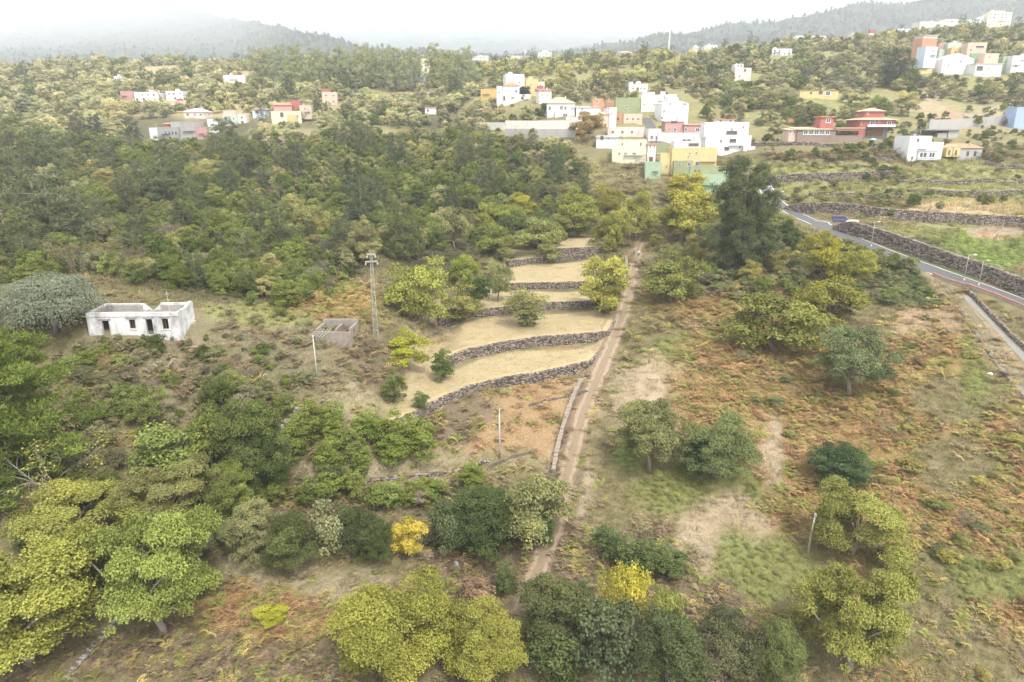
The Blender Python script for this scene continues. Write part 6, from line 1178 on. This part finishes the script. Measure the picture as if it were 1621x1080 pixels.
cnt = {}; rest = []
LIM = {'evergreen': 295, 'heath': 120, 'chestnut': 200, 'pine': 80, 'bare': 90, 'shrub': 290}
for q in WOOD:
    kind, x, y, z, w, h, c, zn = q; cnt[kind] = cnt.get(kind, 0) + 1
    if cnt[kind] > LIM[kind]: rest.append(q); continue
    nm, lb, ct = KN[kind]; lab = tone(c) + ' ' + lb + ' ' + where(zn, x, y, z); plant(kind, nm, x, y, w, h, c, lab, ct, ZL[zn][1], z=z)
print('WOOD', len(WOOD), cnt, 'rest', len(rest))

# ------------------------------------------------------------------ masses nobody could count, instanced by geometry nodes
def instancer(name, models, P, Rz, S, idx, cols, label, tilt=None):
    sc = bpy.data.collections.new(name + '_models')
    for i, me in enumerate(models):
        parts = me if isinstance(me, (list, tuple)) else [me]; o = bpy.data.objects.new('%s_model_%02d' % (name, i), parts[0]); sc.objects.link(o)
    n = len(P); me = bpy.data.meshes.new(name); me.vertices.add(n); me.vertices.foreach_set('co', np.ascontiguousarray(P, np.float32).ravel())
    rot = np.zeros((n, 3)); rot[:, 2] = Rz
    if tilt is not None: rot[:, :2] = tilt
    add_attr(me, 'rot', rot, 'FLOAT_VECTOR'); add_attr(me, 'scl', S, 'FLOAT_VECTOR'); a = me.attributes.new('idx', 'INT', 'POINT'); a.data.foreach_set('value', np.ascontiguousarray(idx, np.int32)); add_attr(me, 'col', cols)
    ng = bpy.data.node_groups.new(name + '_scatter', 'GeometryNodeTree'); ng.interface.new_socket('Geometry', in_out='INPUT', socket_type='NodeSocketGeometry'); ng.interface.new_socket('Geometry', in_out='OUTPUT', socket_type='NodeSocketGeometry')
    N = ng.nodes; L = ng.links; gi = N.new('NodeGroupInput'); go = N.new('NodeGroupOutput'); ci = N.new('GeometryNodeCollectionInfo'); ci.inputs['Collection'].default_value = sc; ci.inputs['Separate Children'].default_value = True; ci.inputs['Reset Children'].default_value = True
    ip = N.new('GeometryNodeInstanceOnPoints'); ip.inputs['Pick Instance'].default_value = True
    def na(nm, t): q = N.new('GeometryNodeInputNamedAttribute'); q.data_type = t; q.inputs['Name'].default_value = nm; return q.outputs['Attribute']
    L.new(gi.outputs[0], ip.inputs['Points']); L.new(ci.outputs[0], ip.inputs['Instance']); L.new(na('idx', 'INT'), ip.inputs['Instance Index']); L.new(na('rot', 'FLOAT_VECTOR'), ip.inputs['Rotation']); L.new(na('scl', 'FLOAT_VECTOR'), ip.inputs['Scale']); L.new(ip.outputs[0], go.inputs[0])
    o = link(name, me); md = o.modifiers.new('scatter', 'NODES'); md.node_group = ng; tag(o, label, kind='stuff'); return o
far_models = [mk_crown(400 + i, 8, 8, 55, .085, zlo=.0, rcl=(.09, .14), nb=2, inst=True)[0] for i in range(5)] + [mk_pine(410 + i, 8, 3, 12, .08, inst=True, wd=.25)[0] for i in range(2)]
rs = np.random.RandomState(77); n = len(rest)
if n:
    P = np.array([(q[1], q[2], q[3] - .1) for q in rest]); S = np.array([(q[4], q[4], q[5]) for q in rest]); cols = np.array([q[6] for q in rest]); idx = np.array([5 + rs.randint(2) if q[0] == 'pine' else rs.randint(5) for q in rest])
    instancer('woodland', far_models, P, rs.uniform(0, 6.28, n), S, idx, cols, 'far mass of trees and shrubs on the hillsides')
# mountain forest: the wooded slopes under the cloud
def mforest(Vm, n, seed, lo, hi):
    rs = np.random.RandomState(seed); nr, nc, _ = Vm.shape; j = rs.uniform(1, nr - 2.01, n); i = rs.uniform(0, nc - 1.01, n); j0 = j.astype(int); i0 = i.astype(int); fj = (j - j0)[:, None]; fi = (i - i0)[:, None]
    return (Vm[j0, i0] * (1 - fi) + Vm[j0, i0 + 1] * fi) * (1 - fj) + (Vm[j0 + 1, i0] * (1 - fi) + Vm[j0 + 1, i0 + 1] * fi) * fj, rs
PM = []; SM = []
for Vm, n, sd in ((MT_RIDGE, 9000, 1), (MT_MID, 9000, 2)):
    P, rs = mforest(Vm, n, sd, 0, 0); pxm, _ = project(P[:, 0], P[:, 1], P[:, 2]); P = P[(pxm > -100) & (pxm < 1750)]; PM.append(P); w = rs.uniform(7, 13, len(P)); SM.append(np.stack([w, w, w * rs.uniform(1.0, 1.7, len(P))], 1))
P = np.concatenate(PM); S = np.concatenate(SM); n = len(P); rs = np.random.RandomState(8)
instancer('mountain_woods', far_models, P - [0, 0, 1], rs.uniform(0, 6.28, n), S, np.where(rs.rand(n) < .6, 5 + rs.randint(0, 2, n), rs.randint(0, 5, n)), np.c_[np.array([(.05, .065, .035)]) * rs.uniform(.7, 1.3, (n, 1)), np.ones(n)], 'dark hazy forest covering the mountain slopes')

# ------------------------------------------------------------------ ground cover near the camera: dry grass, bracken, herbs
def mk_tuft(seed, nb, hgt, wd, spread, droop):
    rs = np.random.RandomState(seed); a = rs.uniform(0, 6.28, nb); r = np.sqrt(rs.rand(nb)) * .5; P0 = np.stack([r * np.cos(a), r * np.sin(a), np.zeros(nb)], 1); d = np.stack([np.cos(a + rs.normal(size=nb)) * spread, np.sin(a + rs.normal(size=nb)) * spread, np.ones(nb)], 1); H = hgt * rs.uniform(.5, 1.1, nb)
    C = P0 + d * (H / 2)[:, None] * [1, 1, 1]; side = np.cross(d, rs.normal(size=(nb, 3))); Q = quads(C, side, 1.0, 1.0, rs, up=d); c = Q.mean(1, keepdims=True)
    dn = d / np.linalg.norm(d, axis=1)[:, None]; b = np.cross(dn, side / np.linalg.norm(side, axis=1)[:, None]); sd = b * wd
    tip = P0 + d * H[:, None]; tip[:, 2] -= droop * H * rs.rand(nb)
    Q = np.stack([P0 - sd, P0 + sd, tip + sd * .3, tip - sd * .3], 1); return leaf_mesh('tuft', Q, rs.rand(nb), LEAFI)
def mk_fern(seed, nf, ln, up, pinn=7):
    rs = np.random.RandomState(seed); Q = []
    for f in range(nf):
        a = rs.uniform(0, 6.28); o = np.array([rs.uniform(-.35, .35), rs.uniform(-.35, .35), 0]); d = np.array([math.cos(a), math.sin(a), 0]); s = np.array([-d[1], d[0], 0]); L_ = ln * rs.uniform(.7, 1.2); u = up * rs.uniform(.6, 1.3)
        for k in range(pinn):
            t = (k + .6) / pinn; c = o + d * L_ * t + [0, 0, u * math.sin(t * 2.4) * L_]; w = L_ * .36 * (1 - t) ** .7 + .02
            for sg in (-1, 1): e = c + s * sg * w + d * w * .35 + [0, 0, -.06 * w]; m = (c + e) / 2; wd = d * L_ * .07; Q.append([c, m + wd, e, m - wd])
    Q = np.array(Q); return leaf_mesh('fern', Q, rs.rand(len(Q)) * .5 + np.repeat(rs.rand(nf), pinn * 2) * .5, LEAFI)
gm = [mk_tuft(1, 70, .55, .012, .5, .2), mk_tuft(2, 80, .45, .012, .8, .3), mk_tuft(3, 60, .7, .013, .35, .1), mk_fern(4, 9, .75, .55), mk_fern(5, 10, .65, .45), mk_fern(6, 8, .85, .6), mk_broad(430, 14, 50, .10, zlo=0.0, flat=.9, rcl=(.18, .28), outer=.3, th=.1, nb=1, inst=True)[0], mk_broad(431, 16, 50, .09, zlo=0.0, flat=.9, rcl=(.16, .26), outer=.32, th=.1, nb=1, inst=True)[0]]
def cover(sp, seed, yr):
    X, Yy, Z, px, py, rs = scatter([(-150, 395), (900, 395), (900, 255), (1800, 225), (1800, 1260), (-150, 1260)], sp, seed, yr, .6)
    m = np.ones(len(X), bool)
    for nme, hw_ in (('road', 4.2), ('lane', 2.2), ('track', .7), ('side_lane', 1.9), ('path', 1.15)): m &= dist_poly(X, Yy, RIB[nme][2])[0] > hw_ + rs.uniform(-.3, .8, len(X)) * (nme == 'path')
    m &= ~((np.abs(X + 53) < 8) & (np.abs(Yy - 97.5) < 4.4) & (Yy > 93.5))
    return X[m], Yy[m], Z[m], px[m], py[m], rs
PP = []; RR_ = []; SS = []; II = []; CC = []; TT = []
for sp, sd, yr in ((.62, 21, (46, 80)), (.85, 22, (80, 112)), (1.15, 23, (112, 175)), (2.0, 24, (175, 300))):
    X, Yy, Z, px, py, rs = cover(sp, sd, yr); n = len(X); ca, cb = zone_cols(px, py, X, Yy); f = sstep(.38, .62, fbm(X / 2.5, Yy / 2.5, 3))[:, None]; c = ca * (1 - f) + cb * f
    c = c * 1.32 * rs.uniform(.75, 1.25, (n, 1)) * np.stack([rs.uniform(.93, 1.07, n), np.ones(n), rs.uniform(.85, 1.15, n)], 1)
    redness = c[:, 0] / (c[:, 1] + 1e-6); bright = c.sum(1)
    onterr = np.zeros(n, bool)
    for z, H, back, fr in TERR: onterr |= (X > fr[0, 0] - 1) & (X < fr[-1, 0] + 1) & (Yy > np.interp(X, fr[:, 0], fr[:, 1]) - .2) & (Yy < back)
    fern = ((redness > 1.22) & (bright < .76)) & (rs.rand(n) < .75); leafy = (redness < 1.04) & (rs.rand(n) < .6)
    idx = np.where(fern, rs.randint(3, 6, n), np.where(leafy, rs.randint(6, 8, n), rs.randint(0, 3, n)))
    yel = fern & (rs.rand(n) < .2); c[yel] = np.array((.34, .275, .10)) * rs.uniform(.8, 1.2, (yel.sum(), 1)); grn = fern & ~yel & (rs.rand(n) < .22); c[grn] = np.array((.22, .235, .07)) * rs.uniform(.8, 1.2, (grn.sum(), 1))
    s = sp * rs.uniform(.9, 1.7, n) * np.where(fern, 1.3, 1.0); c[onterr] *= rs.uniform(.55, 1.15, (int(onterr.sum()), 1)) * np.where(rs.rand(int(onterr.sum()), 1) < .25, [[.85, 1.0, .7]], [[1.0, 1.0, 1.0]]); keep = ~onterr | (rs.rand(n) < .5); s = np.where(onterr, s * .8, s); hz = np.where(idx < 3, .62, np.where(idx < 6, .9, .55)) * rs.uniform(.7, 1.3, n); hz[onterr] *= .3; idx = np.where(onterr, rs.randint(0, 2, n), idx)
    bare_ = (bright > .84) & (rs.rand(n) < .45); keep &= ~bare_; orr = (np.hypot((px - 830) / 130, (py - 665) / 75) < 1) & (rs.rand(n) < .7); keep &= ~orr
    PP.append(np.stack([X, Yy, Z - .03], 1)[keep]); RR_.append(rs.uniform(0, 6.28, n)[keep]); SS.append(np.stack([s, s, s * hz], 1)[keep]); II.append(idx[keep]); CC.append(np.c_[c, np.ones(n)][keep]); TT.append(rs.normal(size=(n, 2))[keep] * .15)
PP = np.concatenate(PP); print('COVER', len(PP))
instancer('ground_cover', gm, PP, np.concatenate(RR_), np.concatenate(SS), np.concatenate(II), np.concatenate(CC), 'dry grass, bracken and low herbs covering the open ground', np.concatenate(TT))

# ------------------------------------------------------------------ haze: the air between the camera and the mountains
def haze():
    m = bpy.data.materials.new('haze_air'); N = NT(m)
    v = N.n('VolumePrincipled'); v.inputs['Color'].default_value = (0.92, 0.955, 1.0, 1); v.inputs['Density'].default_value = 0.0002; v.inputs['Anisotropy'].default_value = 0.1
    o = N.n('OutputMaterial'); N.l(v.outputs[0], o.inputs['Volume'])
    tag(MB().box(-19000, 19000, -60, 16000, -600, 2300).build('haze', m), kind='stuff', label='pale even haze filling the air over the valley')
haze()
